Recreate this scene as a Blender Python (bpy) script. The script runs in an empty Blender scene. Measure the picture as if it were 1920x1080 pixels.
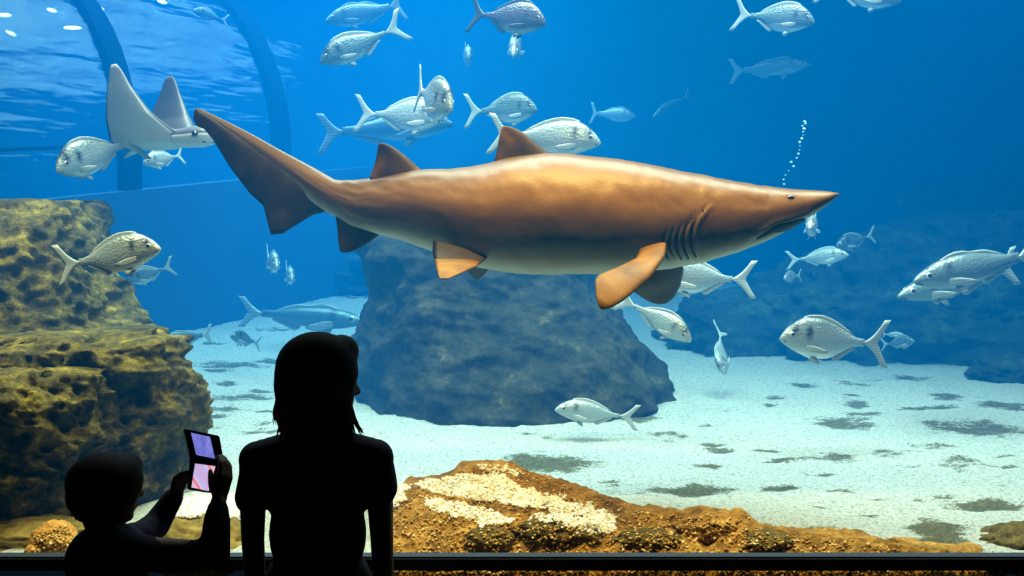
import bpy, bmesh, math, random
import numpy as np
from mathutils import Vector, Matrix, noise
from mathutils.bvhtree import BVHTree

random.seed(7)
S = bpy.context.scene
C = S.collection

# ------------------------------------------------------------------ camera
F = 2059.0                       # focal length in pixels of a 1920-wide frame
CAM_Z = 1.86
TILT = math.atan(100.0 / F)      # looking slightly down: the eye level sits at row 440
cd = bpy.data.cameras.new('camera')
cd.sensor_width = 36.0
cd.lens = F / 1920.0 * 36.0
cd.clip_start = 0.05
cam = bpy.data.objects.new('camera', cd)
C.objects.link(cam)
cam.location = (0, 0, CAM_Z)
cam.rotation_euler = (math.pi / 2 - TILT, 0, 0)
S.camera = cam
CT, ST = math.cos(TILT), math.sin(TILT)


def P(px, py, Y):
    """A point of the place, from where it is seen and how far into the tank it is."""
    u, v = px - 960.0, 540.0 - py
    d = Vector((u, F * CT + v * ST, -F * ST + v * CT))
    d *= Y / d.y
    return Vector((d.x, d.y, CAM_Z + d.z))


# ------------------------------------------------------------------ world, lights, exposure
w = bpy.data.worlds.new('World')
S.world = w
w.use_nodes = True
w.node_tree.nodes['Background'].inputs[0].default_value = (0.004, 0.008, 0.014, 1)
w.node_tree.nodes['Background'].inputs[1].default_value = 1.0
S.view_settings.view_transform = 'Standard'
S.view_settings.look = 'None'
S.view_settings.gamma = 1.0
S.view_settings.use_curve_mapping = False
S.view_settings.exposure = 0.0
try:
    S.cycles.use_denoising = True
    S.cycles.transparent_max_bounces = 32
    S.cycles.max_bounces = 5
    S.cycles.volume_bounces = 1
except Exception:
    pass


def area(name, loc, size, sy, energy, color, target=None, spread=None):
    l = bpy.data.lights.new(name, 'AREA')
    l.shape = 'RECTANGLE'
    l.size, l.size_y = size, sy
    l.energy = energy
    l.color = color
    if spread:
        l.spread = spread
    o = bpy.data.objects.new(name, l)
    C.objects.link(o)
    o.location = loc
    t = Vector(target) if target else Vector((loc[0], loc[1], 0))
    o.rotation_euler = (t - Vector(loc)).to_track_quat('-Z', 'Y').to_euler()
    return o


area('tank_light_back', (-2.6, 10.4, 5.6), 6.0, 4.0, 620, (0.92, 1.0, 1.0), spread=math.radians(120))
area('tank_light_middle', (0.8, 6.1, 5.4), 6.6, 1.8, 780, (1.0, 0.87, 0.71), spread=math.radians(100))
area('tank_light_front', (0.30, 4.16, 3.72), 1.7, 0.1, 140, (1.0, 0.58, 0.15), (0.35, 4.85, 0.6), spread=math.radians(130))
area('tank_light_left', (-2.5, 4.17, 3.75), 1.6, 0.12, 88, (1.0, 0.78, 0.42), (-2.3, 5.0, 0.8), spread=math.radians(85))
area('fill_light_window', (-0.4, 4.20, 3.85), 6.5, 0.15, 40, (1.0, 0.82, 0.54), (-0.4, 6.6, 0.9))  # added fill: brightens rock faces and fish flanks from the window side

# ------------------------------------------------------------------ helpers


def tag(o, label=None, cat=None, group=None, kind=None):
    if label: o['label'] = label
    if cat: o['category'] = cat
    if group: o['group'] = group
    if kind: o['kind'] = kind
    return o


def mesh(name, verts, faces, mat=None, parent=None, smooth=True):
    me = bpy.data.meshes.new(name)
    me.from_pydata([tuple(v) for v in verts], [], faces)
    me.update()
    if smooth:
        me.polygons.foreach_set('use_smooth', [True] * len(me.polygons))
    if mat: me.materials.append(mat)
    o = bpy.data.objects.new(name, me)
    C.objects.link(o)
    if parent: o.parent = parent
    return o


def empty(name, M=None):
    o = bpy.data.objects.new(name, None)
    C.objects.link(o)
    o.empty_display_size = 0.05
    if M is not None: o.matrix_world = M
    return o


def fix_normals(o):
    bm = bmesh.new(); bm.from_mesh(o.data)
    bmesh.ops.recalc_face_normals(bm, faces=bm.faces)
    bm.to_mesh(o.data); bm.free()
    return o


def box(name, lo, hi, mat, parent=None, bevel=0.0):
    bm = bmesh.new()
    bmesh.ops.create_cube(bm, size=1.0)
    for v in bm.verts:
        v.co = Vector([(lo[i] + hi[i]) / 2 + v.co[i] * (hi[i] - lo[i]) for i in range(3)])
    if bevel:
        bmesh.ops.bevel(bm, geom=list(bm.edges), offset=bevel, segments=3, affect='EDGES')
    me = bpy.data.meshes.new(name); bm.to_mesh(me); bm.free()
    if mat: me.materials.append(mat)
    o = bpy.data.objects.new(name, me); C.objects.link(o)
    if parent: o.parent = parent
    return o


def interp(x, pts):
    return float(np.interp(x, [p[0] for p in pts], [p[1] for p in pts]))


def smooth_interp(xs, pts):
    """Monotone-ish cubic through points (Catmull-Rom on the table)."""
    X = [p[0] for p in pts]; Yv = [p[1] for p in pts]
    n = len(X)
    m = []
    for i in range(n):
        if i == 0: m.append((Yv[1] - Yv[0]) / (X[1] - X[0]))
        elif i == n - 1: m.append((Yv[-1] - Yv[-2]) / (X[-1] - X[-2]))
        else:
            a = (Yv[i] - Yv[i - 1]) / (X[i] - X[i - 1]); b = (Yv[i + 1] - Yv[i]) / (X[i + 1] - X[i])
            m.append(0.0 if a * b <= 0 else 2 * a * b / (a + b))
    out = []
    for x in xs:
        x = min(max(x, X[0]), X[-1])
        i = min(max(int(np.searchsorted(X, x)) - 1, 0), n - 2)
        h = X[i + 1] - X[i]; t = (x - X[i]) / h
        out.append((2 * t**3 - 3 * t**2 + 1) * Yv[i] + (t**3 - 2 * t**2 + t) * h * m[i]
                   + (-2 * t**3 + 3 * t**2) * Yv[i + 1] + (t**3 - t**2) * h * m[i + 1])
    return out


def rings_mesh(rings):
    """Closed loft through equal-length rings; ends closed with a fan."""
    n = len(rings[0]); V = []; Fc = []
    for r in rings: V += [tuple(p) for p in r]
    for i in range(len(rings) - 1):
        for j in range(n):
            a = i * n + j; b = i * n + (j + 1) % n
            Fc.append((a, b, b + n, a + n))
    for idx, r in ((0, rings[0]), (len(rings) - 1, rings[-1])):
        c = sum((Vector(p) for p in r), Vector()) / n
        V.append(tuple(c)); k = len(V) - 1
        for j in range(n):
            a = idx * n + j; b = idx * n + (j + 1) % n
            Fc.append((a, b, k) if idx else (b, a, k))
    return V, Fc


def tube(name, pts, r, mat, parent=None, seg=10):
    pts = [Vector(p) for p in pts]
    rad = r if isinstance(r, (list, tuple)) else [r] * len(pts)
    rings = []
    ref = Vector((0, 0, 1))
    for i, p in enumerate(pts):
        t = (pts[min(i + 1, len(pts) - 1)] - pts[max(i - 1, 0)]).normalized()
        u = t.cross(ref)
        if u.length < 0.1: u = t.cross(Vector((0, 1, 0)))
        u.normalize(); v = u.cross(t)
        rings.append([p + (u * math.cos(a) + v * math.sin(a)) * rad[i]
                      for a in [2 * math.pi * k / seg for k in range(seg)]])
    V, Fc = rings_mesh(rings)
    return mesh(name, V, Fc, mat, parent)


def fin(name, lead, trail, normal, th, mat, parent=None, nc=8, taper=True):
    """A fin with a rounded leading edge: matching lists of points along both edges, root first or tip first."""
    n = len(lead); V = []; Fc = []
    normal = normal if isinstance(normal, list) else [normal] * n
    prof = [0.0, .62, .95, 1.0, .9, .72, .5, .25, 0.03]
    us = [0, .04, .14, .3, .45, .6, .75, .9, 1.0]
    rings = []
    for i in range(n):
        a, b = Vector(lead[i]), Vector(trail[i])
        t = th[i] if isinstance(th, (list, tuple)) else th
        N = Vector(normal[i]).normalized()
        up = [a.lerp(b, u) + N * t * p for u, p in zip(us, prof)]
        dn = [a.lerp(b, u) - N * t * p for u, p in zip(us[1:-1], prof[1:-1])]
        rings.append(up + dn[::-1])
    V, Fc = rings_mesh(rings)
    return fix_normals(mesh(name, V, Fc, mat, parent))


def resample(pts, n):
    pts = [Vector(p) for p in pts]
    d = [0.0]
    for i in range(1, len(pts)): d.append(d[-1] + (pts[i] - pts[i - 1]).length)
    out = []
    for k in range(n):
        s = d[-1] * k / (n - 1)
        out.append(Vector([float(np.interp(s, d, [p[c] for p in pts])) for c in range(3)]))
    return out


# ------------------------------------------------------------------ materials
def new_mat(name, base=(0.5, 0.5, 0.5), rough=0.6, spec=0.5, metal=0.0):
    m = bpy.data.materials.new(name); m.use_nodes = True
    b = m.node_tree.nodes['Principled BSDF']
    b.inputs['Base Color'].default_value = (*base, 1)
    b.inputs['Roughness'].default_value = rough
    b.inputs['Metallic'].default_value = metal
    if 'Specular IOR Level' in b.inputs: b.inputs['Specular IOR Level'].default_value = spec
    return m


def nd(m, typ, **kw):
    n = m.node_tree.nodes.new(typ)
    for k, v in kw.items():
        if hasattr(n, k): setattr(n, k, v)
        else: n.inputs[k].default_value = v
    return n


def ln(m, a, b):
    m.node_tree.links.new(a, b)


def ramp(m, src, stops, interp_='LINEAR'):
    r = nd(m, 'ShaderNodeValToRGB')
    r.color_ramp.interpolation = interp_
    e = r.color_ramp.elements
    while len(e) < len(stops): e.new(0.5)
    for i, (p, c) in enumerate(stops):
        e[i].position = p
        e[i].color = (*c, 1) if len(c) == 3 else c
    ln(m, src, r.inputs[0])
    return r


def mix(m, fac, a, b, blend='MIX'):
    n = nd(m, 'ShaderNodeMix', data_type='RGBA', blend_type=blend)
    for sock, v in ((n.inputs[0], fac), (n.inputs[6], a), (n.inputs[7], b)):
        if hasattr(v, 'is_linked') or hasattr(v, 'links'): ln(m, v, sock)
        elif isinstance(v, tuple): sock.default_value = (*v, 1)
        else: sock.default_value = v
    return n.outputs[2]


def math_(m, op, a, b=0.0, clamp=False):
    n = nd(m, 'ShaderNodeMath', operation=op); n.use_clamp = clamp
    for i, v in enumerate((a, b)):
        if hasattr(v, 'links'): ln(m, v, n.inputs[i])
        else: n.inputs[i].default_value = v
    return n.outputs[0]


def noise_tex(m, scale, detail=6, rough=0.6, coord='Object', stretch=None):
    tc = nd(m, 'ShaderNodeTexCoord')
    out = tc.outputs[coord]
    if stretch:
        mp = nd(m, 'ShaderNodeMapping'); mp.inputs['Scale'].default_value = stretch
        ln(m, out, mp.inputs[0]); out = mp.outputs[0]
    n = nd(m, 'ShaderNodeTexNoise')
    n.inputs['Scale'].default_value = scale; n.inputs['Detail'].default_value = detail
    n.inputs['Roughness'].default_value = rough
    ln(m, out, n.inputs['Vector'])
    return n.outputs['Fac']


def bsdf(m): return m.node_tree.nodes['Principled BSDF']


def bump(m, h, strength=0.5, dist=0.02):
    b = nd(m, 'ShaderNodeBump')
    b.inputs['Strength'].default_value = strength; b.inputs['Distance'].default_value = dist
    ln(m, h, b.inputs['Height']); ln(m, b.outputs[0], bsdf(m).inputs['Normal'])


def rock_mat(name, stops, scale=6.0, fine=45.0, rough=0.9, bstr=0.8, bdist=0.03):
    m = new_mat(name, rough=rough, spec=0.2)
    a = noise_tex(m, scale, 8, 0.68)
    f = noise_tex(m, fine, 5, 0.7)
    s = math_(m, 'ADD', math_(m, 'MULTIPLY', a, 0.65), math_(m, 'MULTIPLY', f, 0.35))
    r = ramp(m, s, stops)
    ln(m, r.outputs[0], bsdf(m).inputs['Base Color'])
    bump(m, s, bstr, bdist)
    return m


M = {}
M['left_rock'] = rock_mat('algae_rock', [(0.36, (0.010, 0.009, 0.003)), (0.46, (0.042, 0.034, 0.007)),
                                         (0.54, (0.110, 0.084, 0.012)), (0.62, (0.25, 0.18, 0.020)), (0.71, (0.50, 0.38, 0.07))], 6.5, 34, bstr=1.0, bdist=0.05)
M['centre_rock'] = rock_mat('grey_rock', [(0.36, (0.009, 0.009, 0.005)), (0.50, (0.022, 0.022, 0.011)), (0.60, (0.05, 0.046, 0.02)),
                                          (0.72, (0.17, 0.155, 0.07))], 5.0, 30)
M['reef_rock'] = rock_mat('reef_rock', [(0.32, (0.006, 0.010, 0.010)), (0.5, (0.018, 0.030, 0.022)), (0.64, (0.06, 0.10, 0.05)),
                                        (0.76, (0.3, 0.36, 0.22))], 3.0, 20)
M['orange_rock'] = rock_mat('orange_rock', [(0.32, (0.035, 0.016, 0.004)), (0.44, (0.16, 0.072, 0.011)), (0.54, (0.34, 0.165, 0.026)),
                                            (0.64, (0.55, 0.31, 0.07)), (0.75, (0.8, 0.62, 0.34))], 9.0, 70, bdist=0.02)
M['dark_stone'] = rock_mat('dark_stone', [(0.3, (0.025, 0.018, 0.006)), (0.5, (0.085, 0.058, 0.015)), (0.64, (0.22, 0.145, 0.035)),
                                          (0.76, (0.5, 0.36, 0.13))], 10.0, 80, bdist=0.015)
M['olive_stone'] = rock_mat('olive_stone', [(0.34, (0.06, 0.04, 0.01)), (0.5, (0.19, 0.125, 0.026)), (0.66, (0.36, 0.25, 0.065))], 4.0, 30,
                            bstr=0.4, bdist=0.015)
M['coral'] = rock_mat('orange_coral', [(0.3, (0.10, 0.025, 0.008)), (0.5, (0.5, 0.22, 0.04)), (0.65, (0.8, 0.48, 0.12))], 14.0, 80)

# sand: white gravel with olive drifts of debris (a mask made with the mesh)
m = M['sand'] = new_mat('white_gravel_sand', rough=0.95, spec=0.1)
sp = noise_tex(m, 62, 4, 0.85, 'Object', (1, 0.75, 1))
gr = ramp(m, sp, [(0.32, (0.28, 0.29, 0.22)), (0.43, (0.70, 0.71, 0.66)), (0.52, (0.92, 0.93, 0.90)), (0.66, (0.98, 0.98, 0.97))])
at = nd(m, 'ShaderNodeAttribute', attribute_name='debris')
fn = noise_tex(m, 11, 8, 0.8, 'Object', (0.55, 1.0, 1))
fl = noise_tex(m, 2.2, 5, 0.6, 'Object', (0.55, 1.1, 1))
fs = noise_tex(m, 60, 3, 0.7)
deb = math_(m, 'ADD', at.outputs['Fac'], math_(m, 'MULTIPLY', math_(m, 'SUBTRACT', fn, 0.5), 2.2))
deb = math_(m, 'ADD', deb, math_(m, 'MULTIPLY', math_(m, 'SUBTRACT', fl, 0.5), 0.9))
deb = math_(m, 'ADD', deb, math_(m, 'MULTIPLY', math_(m, 'SUBTRACT', fs, 0.5), 0.9))
dr = ramp(m, deb, [(0.50, (0, 0, 0)), (0.66, (1, 1, 1))])
dcol = ramp(m, fs, [(0.3, (0.040, 0.035, 0.008)), (0.52, (0.12, 0.105, 0.03)), (0.75, (0.38, 0.34, 0.14))])
col = mix(m, math_(m, 'MULTIPLY', dr.outputs[0], 0.9), gr.outputs[0], dcol.outputs[0])
ln(m, col, bsdf(m).inputs['Base Color'])
bump(m, math_(m, 'ADD', sp, math_(m, 'MULTIPLY', fn, 0.8)), 1.0, 0.05)

m = M['white_pebble'] = new_mat('white_pebble', rough=0.85, spec=0.2)
oi = noise_tex(m, 40, 2, 0.5)
r_ = ramp(m, oi, [(0.3, (0.72, 0.55, 0.36)), (0.45, (0.86, 0.78, 0.66)), (0.65, (0.95, 0.93, 0.88))])
ln(m, r_.outputs[0], bsdf(m).inputs['Base Color'])
m = M['brown_pebble'] = new_mat('brown_pebble', rough=0.85, spec=0.2)
oi = noise_tex(m, 55, 2, 0.5)
r_ = ramp(m, oi, [(0.3, (0.14, 0.07, 0.015)), (0.45, (0.42, 0.22, 0.05)), (0.6, (0.72, 0.45, 0.14)), (0.72, (0.85, 0.75, 0.5))])
ln(m, r_.outputs[0], bsdf(m).inputs['Base Color'])

M['hall_dark'] = new_mat('dark_hall_paint', (0.012, 0.012, 0.014), 0.8, 0.2)
M['hall_floor'] = new_mat('dark_hall_floor', (0.02, 0.02, 0.022), 0.6, 0.3)
m = M['tank_wall'] = new_mat('blue_tank_paint', (0.02, 0.12, 0.25), 0.8, 0.2)
r_ = ramp(m, noise_tex(m, 0.9, 5, 0.6), [(0.3, (0.008, 0.06, 0.15)), (0.7, (0.025, 0.15, 0.30))])
ln(m, r_.outputs[0], bsdf(m).inputs['Base Color'])
M['plinth'] = new_mat('blue_grey_concrete', (0.025, 0.08, 0.17), 0.8, 0.2)
M['rib'] = new_mat('dark_blue_frame', (0.004, 0.010, 0.028), 0.95, 0.0)
M['rail'] = new_mat('black_rail_metal', (0.010, 0.011, 0.012), 0.42, 0.6)

# clear pane
m = M['glass'] = bpy.data.materials.new('clear_acrylic'); m.use_nodes = True
nt = m.node_tree; nt.nodes.remove(nt.nodes['Principled BSDF'])
tr = nd(m, 'ShaderNodeBsdfTransparent'); gl = nd(m, 'ShaderNodeBsdfGlossy'); gl.inputs['Roughness'].default_value = 0.02
mx = nd(m, 'ShaderNodeMixShader'); mx.inputs[0].default_value = 0.025
ln(m, tr.outputs[0], mx.inputs[1]); ln(m, gl.outputs[0], mx.inputs[2])
ln(m, mx.outputs[0], nt.nodes['Material Output'].inputs[0])
# tunnel acrylic: slightly tinted, wavy reflections
m = M['tunnel'] = bpy.data.materials.new('tunnel_acrylic'); m.use_nodes = True
nt = m.node_tree; nt.nodes.remove(nt.nodes['Principled BSDF'])
tr = nd(m, 'ShaderNodeBsdfTransparent'); tr.inputs[0].default_value = (0.90, 0.97, 1.0, 1)
gl = nd(m, 'ShaderNodeBsdfGlossy'); gl.inputs['Roughness'].default_value = 0.12
gl.inputs['Color'].default_value = (0.75, 0.95, 1.0, 1)
nz = noise_tex(m, 1.7, 3, 0.5, 'Object', (0.5, 0.5, 2.2))
bp = nd(m, 'ShaderNodeBump'); bp.inputs['Strength'].default_value = 0.5; bp.inputs['Distance'].default_value = 0.25
ln(m, nz, bp.inputs['Height']); ln(m, bp.outputs[0], gl.inputs['Normal'])
mx = nd(m, 'ShaderNodeMixShader'); mx.inputs[0].default_value = 0.035
ln(m, tr.outputs[0], mx.inputs[1]); ln(m, gl.outputs[0], mx.inputs[2])
ln(m, mx.outputs[0], nt.nodes['Material Output'].inputs[0])

# water
SIG_S = (0.0, 0.021, 0.073)
SIG_A = (0.190, 0.080, 0.036)
m = M['water'] = bpy.data.materials.new('sea_water'); m.use_nodes = True
nt = m.node_tree; nt.nodes.remove(nt.nodes['Principled BSDF'])
vs = nd(m, 'ShaderNodeVolumeScatter'); va = nd(m, 'ShaderNodeVolumeAbsorption')
ks = max(SIG_S)
vs.inputs['Color'].default_value = (*[c / ks for c in SIG_S], 1); vs.inputs['Density'].default_value = ks
vs.inputs['Anisotropy'].default_value = 0.0
ka = max(SIG_A)
va.inputs['Color'].default_value = (*[1 - c / ka for c in SIG_A], 1); va.inputs['Density'].default_value = ka
ad = nd(m, 'ShaderNodeAddShader'); ln(m, vs.outputs[0], ad.inputs[0]); ln(m, va.outputs[0], ad.inputs[1])
ln(m, ad.outputs[0], nt.nodes['Material Output'].inputs['Volume'])


def emit_mat(name, col, strength):
    m = bpy.data.materials.new(name); m.use_nodes = True
    b = m.node_tree.nodes['Principled BSDF']
    b.inputs['Base Color'].default_value = (0, 0, 0, 1)
    b.inputs['Emission Color'].default_value = (*col, 1)
    b.inputs['Emission Strength'].default_value = strength
    return m


# ------------------------------------------------------------------ the setting: dark hall, window, tank
GY0, GY1 = 4.00, 4.08            # the acrylic pane
TB = 13.3                        # back wall of the tank
tag(box('floor', (-4, -3.5, -0.1), (4, GY0, 0.0), M['hall_floor']), 'dark floor of the viewing hall', kind='structure')
tag(box('ceiling', (-8, -3.5, 6.2), (8, TB + 0.3, 6.3), M['hall_dark']), 'dark ceiling', kind='structure')
tag(box('wall_back', (-4.1, -3.6, 0), (4.1, -3.5, 6.2), M['hall_dark']), 'dark rear wall of the hall', kind='structure')
tag(box('wall_left', (-4.1, -3.5, 0), (-4.0, GY0, 6.2), M['hall_dark']), 'dark side wall of the hall', kind='structure')
tag(box('wall_right', (4.0, -3.5, 0), (4.1, GY0, 6.2), M['hall_dark']), 'dark side wall of the hall', kind='structure')
tag(box('wall_front', (-8, GY0 - 0.05, 0), (8, GY1 + 0.02, 0.40), M['hall_dark']), 'dark wall under the viewing window', kind='structure')
tag(box('trim_1', (-8, GY0 - 0.05, 2.80), (8, GY1 + 0.02, 6.2), M['hall_dark']), 'dark wall over the viewing window', kind='structure')
tag(box('trim_2', (-8, GY0 - 0.05, 0.4), (-3.0, GY1 + 0.02, 2.80), M['hall_dark']), 'dark wall beside the viewing window', kind='structure')
tag(box('trim_3', (3.0, GY0 - 0.05, 0.4), (8, GY1 + 0.02, 2.80), M['hall_dark']), 'dark wall beside the viewing window', kind='structure')
tag(box('window_1', (-3.0, GY0, 0.40), (3.0, GY1, 2.80), M['glass']), 'large clear viewing window of the tank', kind='structure')
tag(box('wall_tank_back', (-8, TB, -0.2), (8, TB + 0.2, 6.2), M['tank_wall']), 'blue back wall of the tank', kind='structure')
tag(box('wall_tank_left', (-8.2, GY1, -0.2), (-8, TB, 6.2), M['tank_wall']), 'blue side wall of the tank', kind='structure')
tag(box('wall_tank_right', (8, GY1, -0.2), (8.2, TB, 6.2), M['tank_wall']), 'blue side wall of the tank', kind='structure')
wt = box('water', (-7.99, GY1 + 0.022, -0.1), (7.99, TB - 0.01, 5.0), M['water'])
tag(wt, 'clear blue water filling the tank', kind='structure')


# ------------------------------------------------------------------ sand
def gauss(x, y, cx, cy, sx, sy):
    return math.exp(-((x - cx) / sx) ** 2 - ((y - cy) / sy) ** 2)


DOME = P(392, 945, 4.75)


def sand_z(x, y):
    z = 0.60 + 0.042 * (y - 4.0)
    z += 0.02 * noise.noise(Vector((x * 0.9, y * 0.9, 3.1))) * min(1, y / 8)
    z += 0.34 * gauss(x, y, 2.2, 12.0, 1.5, 2.2) + 0.17 * gauss(x, y, -2.6, 12.8, 4.0, 2.6)
    z += 0.14 * gauss(x, y, -1.6, 12.4, 2.0, 1.6)
    z += 0.10 * gauss(x, y, DOME.x, DOME.y, 0.28, 0.22)
    z += 0.09 * gauss(x, y, -0.35, 4.75, 0.40, 0.25)
    return z


# olive drifts: (left, right, top, bottom) as they lie on the floor, turned into ground ellipses
def ground(px, py):
    lo, hi = 3.9, 14.0
    for _ in range(40):
        mid = (lo + hi) / 2
        p = P(px, py, mid)
        if p.z > sand_z(p.x, p.y): lo = mid
        else: hi = mid
    return P(px, py, lo)


DRIFTS = [(1740, 1930, 786, 814, 1.0), (1520, 1640, 780, 802, .9), (1840, 1930, 752, 768, .8), (1480, 1620, 848, 868, .6),
          (1210, 1365, 908, 924, .9), (930, 1115, 850, 886, 1.0), (1775, 1930, 936, 956, 1.0), (1690, 1810, 966, 1008, 1.0),
          (1690, 1840, 1008, 1040, 1.0), (1300, 1355, 866, 880, .7), (1490, 1570, 982, 996, .7), (1625, 1700, 838, 858, .6),
          (1680, 1800, 830, 842, .5), (1755, 1850, 858, 876, .5), (1280, 1345, 900, 914, .7), (380, 520, 736, 752, .8),
          (375, 470, 760, 772, .7), (430, 540, 800, 812, .7), (360, 520, 676, 690, .5), (455, 560, 612, 622, .55),
          (540, 690, 590, 606, .6), (300, 420, 588, 596, .5), (1140, 1250, 774, 790, .5), (1560, 1640, 714, 724, .5), (1440, 1480, 740, 750, .5),
          (1580, 1625, 748, 762, .7), (1740, 1800, 735, 748, .5), (250, 330, 572, 580, .5), (430, 690, 552, 558, .35)]
GE = []
rd = random.Random(21)
for k in range(75):
    cx, cy = (rd.uniform(990, 1920), rd.uniform(705, 990)) if k < 58 else (rd.uniform(360, 520), rd.uniform(570, 840))
    hw, hh = rd.uniform(10, 38), rd.uniform(2.0, 4.5)
    DRIFTS.append((cx - hw, cx + hw, cy - hh, cy + hh, rd.uniform(0.6, 0.85)))
for l, r, t, b, s in DRIFTS:
    s = max(s, 0.72)
    c = ground((l + r) / 2, (t + b) / 2)
    a = ground(l, (t + b) / 2); e = ground(r, (t + b) / 2); n1 = ground((l + r) / 2, t); n2 = ground((l + r) / 2, b)
    GE.append((c.x, c.y, abs(e.x - a.x) / 2, max(abs(n1.y - n2.y) / 2, 0.03), s))

xs = np.linspace(-7.9, 7.9, 300)
ys = np.concatenate([np.linspace(4.10, 6.5, 170), np.linspace(6.52, TB - 0.02, 230)])
V = []; deb = []
for y in ys:
    sx = 0.55 + 0.45 * (y - 4.1) / (TB - 4.1)
    for x0 in xs:
        x = x0 * sx
        d = 0.0
        for cx, cy, rx, ry, s in GE:
            if abs(x - cx) < rx * 1.7 and abs(y - cy) < ry * 1.7:
                q = math.sqrt(((x - cx) / rx) ** 2 + ((y - cy) / ry) ** 2)
                d = max(d, s * max(0.0, min(1.0, 1.5 - q)))
        z = sand_z(x, y) + 0.018 * noise.fractal(Vector((x * 4, y * 3, 0)), 0.7, 2.0, 6) - 0.012 * d
        V.append((x, y, z)); deb.append(d)
nx = len(xs)
Fc = [(j * nx + i, j * nx + i + 1, (j + 1) * nx + i + 1, (j + 1) * nx + i) for j in range(len(ys) - 1) for i in range(nx - 1)]
sand = mesh('ground_sand', V, Fc, M['sand'])
at = sand.data.attributes.new('debris', 'FLOAT', 'POINT')
at.data.foreach_set('value', [0.15 + 0.75 * d for d in deb])
tag(sand, 'white gravel bed of the tank with olive drifts', kind='structure')


# ------------------------------------------------------------------ rocks
def fbm(p, oct_=5, h=0.9):
    return noise.fractal(p, h, 2.1, oct_)


def slice_rock(name, levels, Yc, depth, mat, label, amp=0.07, fine=1.0, freq=1.6, seed=0.0, nz=110, na=200, cat='rock', sq=2.4, parent=None, back=None):
    """A formation given by its left and right outline at each height; depth = front half-thickness per level or a number."""
    pys = [l[0] for l in levels]
    rings = []
    for k in range(nz):
        py = pys[0] + (pys[-1] - pys[0]) * k / (nz - 1)
        L = float(np.interp(py, pys, [l[1] for l in levels])); R = float(np.interp(py, pys, [l[2] for l in levels]))
        dp = float(np.interp(py, pys, [l[3] for l in levels])) if len(levels[0]) > 3 else depth
        a = P(L, py, Yc); b = P(R, py, Yc)
        c = (a + b) / 2; hw = (b.x - a.x) / 2
        ring = []
        for j in range(na):
            th = 2 * math.pi * j / na
            ct, st = math.cos(th), math.sin(th)
            ex = math.copysign(abs(ct) ** (2 / sq), ct); ey = math.copysign(abs(st) ** (2 / sq), st)
            dd = dp if ey < 0 else (back or depth)
            p = Vector((c.x + hw * ex, Yc + dd * ey, c.z))
            n = Vector((ct, st, 0.25))
            q = p * freq + Vector((seed, seed * 0.7, 0))
            rr = amp * (fbm(q, 4) + 0.5 * (1 - 2 * abs(noise.noise(q * 2.3))) + 0.42 * fbm(q * 4.5, 3) + fine * (0.30 * (1 - 2.2 * abs(noise.noise(q * 7.3))) + 0.16 * noise.noise(q * 17)))
            ring.append(p + n * rr)
        rings.append(ring)
    # rounded cap
    V, Fc = rings_mesh(rings)
    o = fix_normals(mesh(name, V, Fc, mat, parent))
    if label: tag(o, label, cat)
    return o


def boulder(name, centre, rad, mat, label=None, amp=0.18, freq=2.2, seed=0.0, sub=5, parent=None, cat='rock', group=None, flat=0.0):
    bm = bmesh.new()
    bmesh.ops.create_icosphere(bm, subdivisions=sub, radius=1.0)
    for v in bm.verts:
        n = v.co.normalized()
        q = n * freq + Vector((seed, seed * 1.7, -seed))
        r = 1 + amp * (fbm(q, 4) + 0.5 * (1 - 2 * abs(noise.noise(q * 2.1)))) + amp * 0.35 * fbm(q * 5, 3)
        v.co = Vector((n.x * rad[0] * r, n.y * rad[1] * r, n.z * rad[2] * r))
    me = bpy.data.meshes.new(name); bm.to_mesh(me); bm.free()
    me.polygons.foreach_set('use_smooth', [True] * len(me.polygons))
    me.materials.append(mat)
    o = bpy.data.objects.new(name, me); C.objects.link(o)
    o.location = centre
    if parent: o.parent = parent
    if label: tag(o, label, cat, group)
    return o


# tall algae-covered rock at the left with the shelf in front of it
slice_rock('mossy_rock', [(376, 70, 100, .06), (381, 35, 118, .16), (392, -20, 136, .28), (408, -120, 150, .42), (440, -200, 163, .5), (500, -220, 175, .55),
                          (545, -240, 205, .6), (600, -250, 232, .65), (650, -260, 262, .7), (720, -280, 300, .75), (950, -300, 330, .7)],
           5.8, 0.6, M['left_rock'], 'tall brown algae-covered rock rising at the left edge', amp=0.10, freq=1.7, seed=2.0, nz=140, na=240)
slice_rock('rock_shelf', [(628, 40, 240, .12), (634, -80, 285, .3), (645, -150, 312, .42), (690, -200, 335, .42), (720, -210, 350, .34), (745, -220, 364, .30),
                          (800, -230, 362, .40), (850, -235, 348, .44), (900, -240, 338, .48), (950, -240, 330, .5), (1000, -240, 322, .5)],
           5.12, 0.45, M['left_rock'], 'low bulging rock with a yellow lit shelf, behind the child', amp=0.085, freq=2.1, seed=5.0, nz=150, na=260)
slice_rock('shelf_stone', [(690, -60, 150, .1), (700, -160, 205, .3), (730, -200, 225, .36), (800, -220, 220, .36), (870, -220, 190, .34), (990, -220, 170, .32)],
           4.78, 0.3, M['left_rock'], 'rough dark stone at the left edge below the yellow shelf', amp=0.09, freq=2.6, seed=9.0, nz=110, na=200)
# central hazy rock
slice_rock('central_rock', [(428, 730, 1010, .15), (436, 700, 1070, .35), (450, 690, 1100, .5), (480, 688, 1110, .6), (530, 700, 1118, .65), (560, 703, 1128, .68), (600, 692, 1160, .75),
                            (650, 674, 1200, .85), (700, 668, 1230, .95), (745, 664, 1256, 1.0), (765, 668, 1235, 1.0), (790, 690, 1100, .95), (815, 720, 1000, .9), (860, 740, 980, .85)],
           7.65, 0.95, M['centre_rock'], 'broad blue-grey rock standing on the sand under the shark', amp=0.075, fine=0.25, freq=1.5, seed=12.0, nz=150, na=260, sq=2.2)
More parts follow.
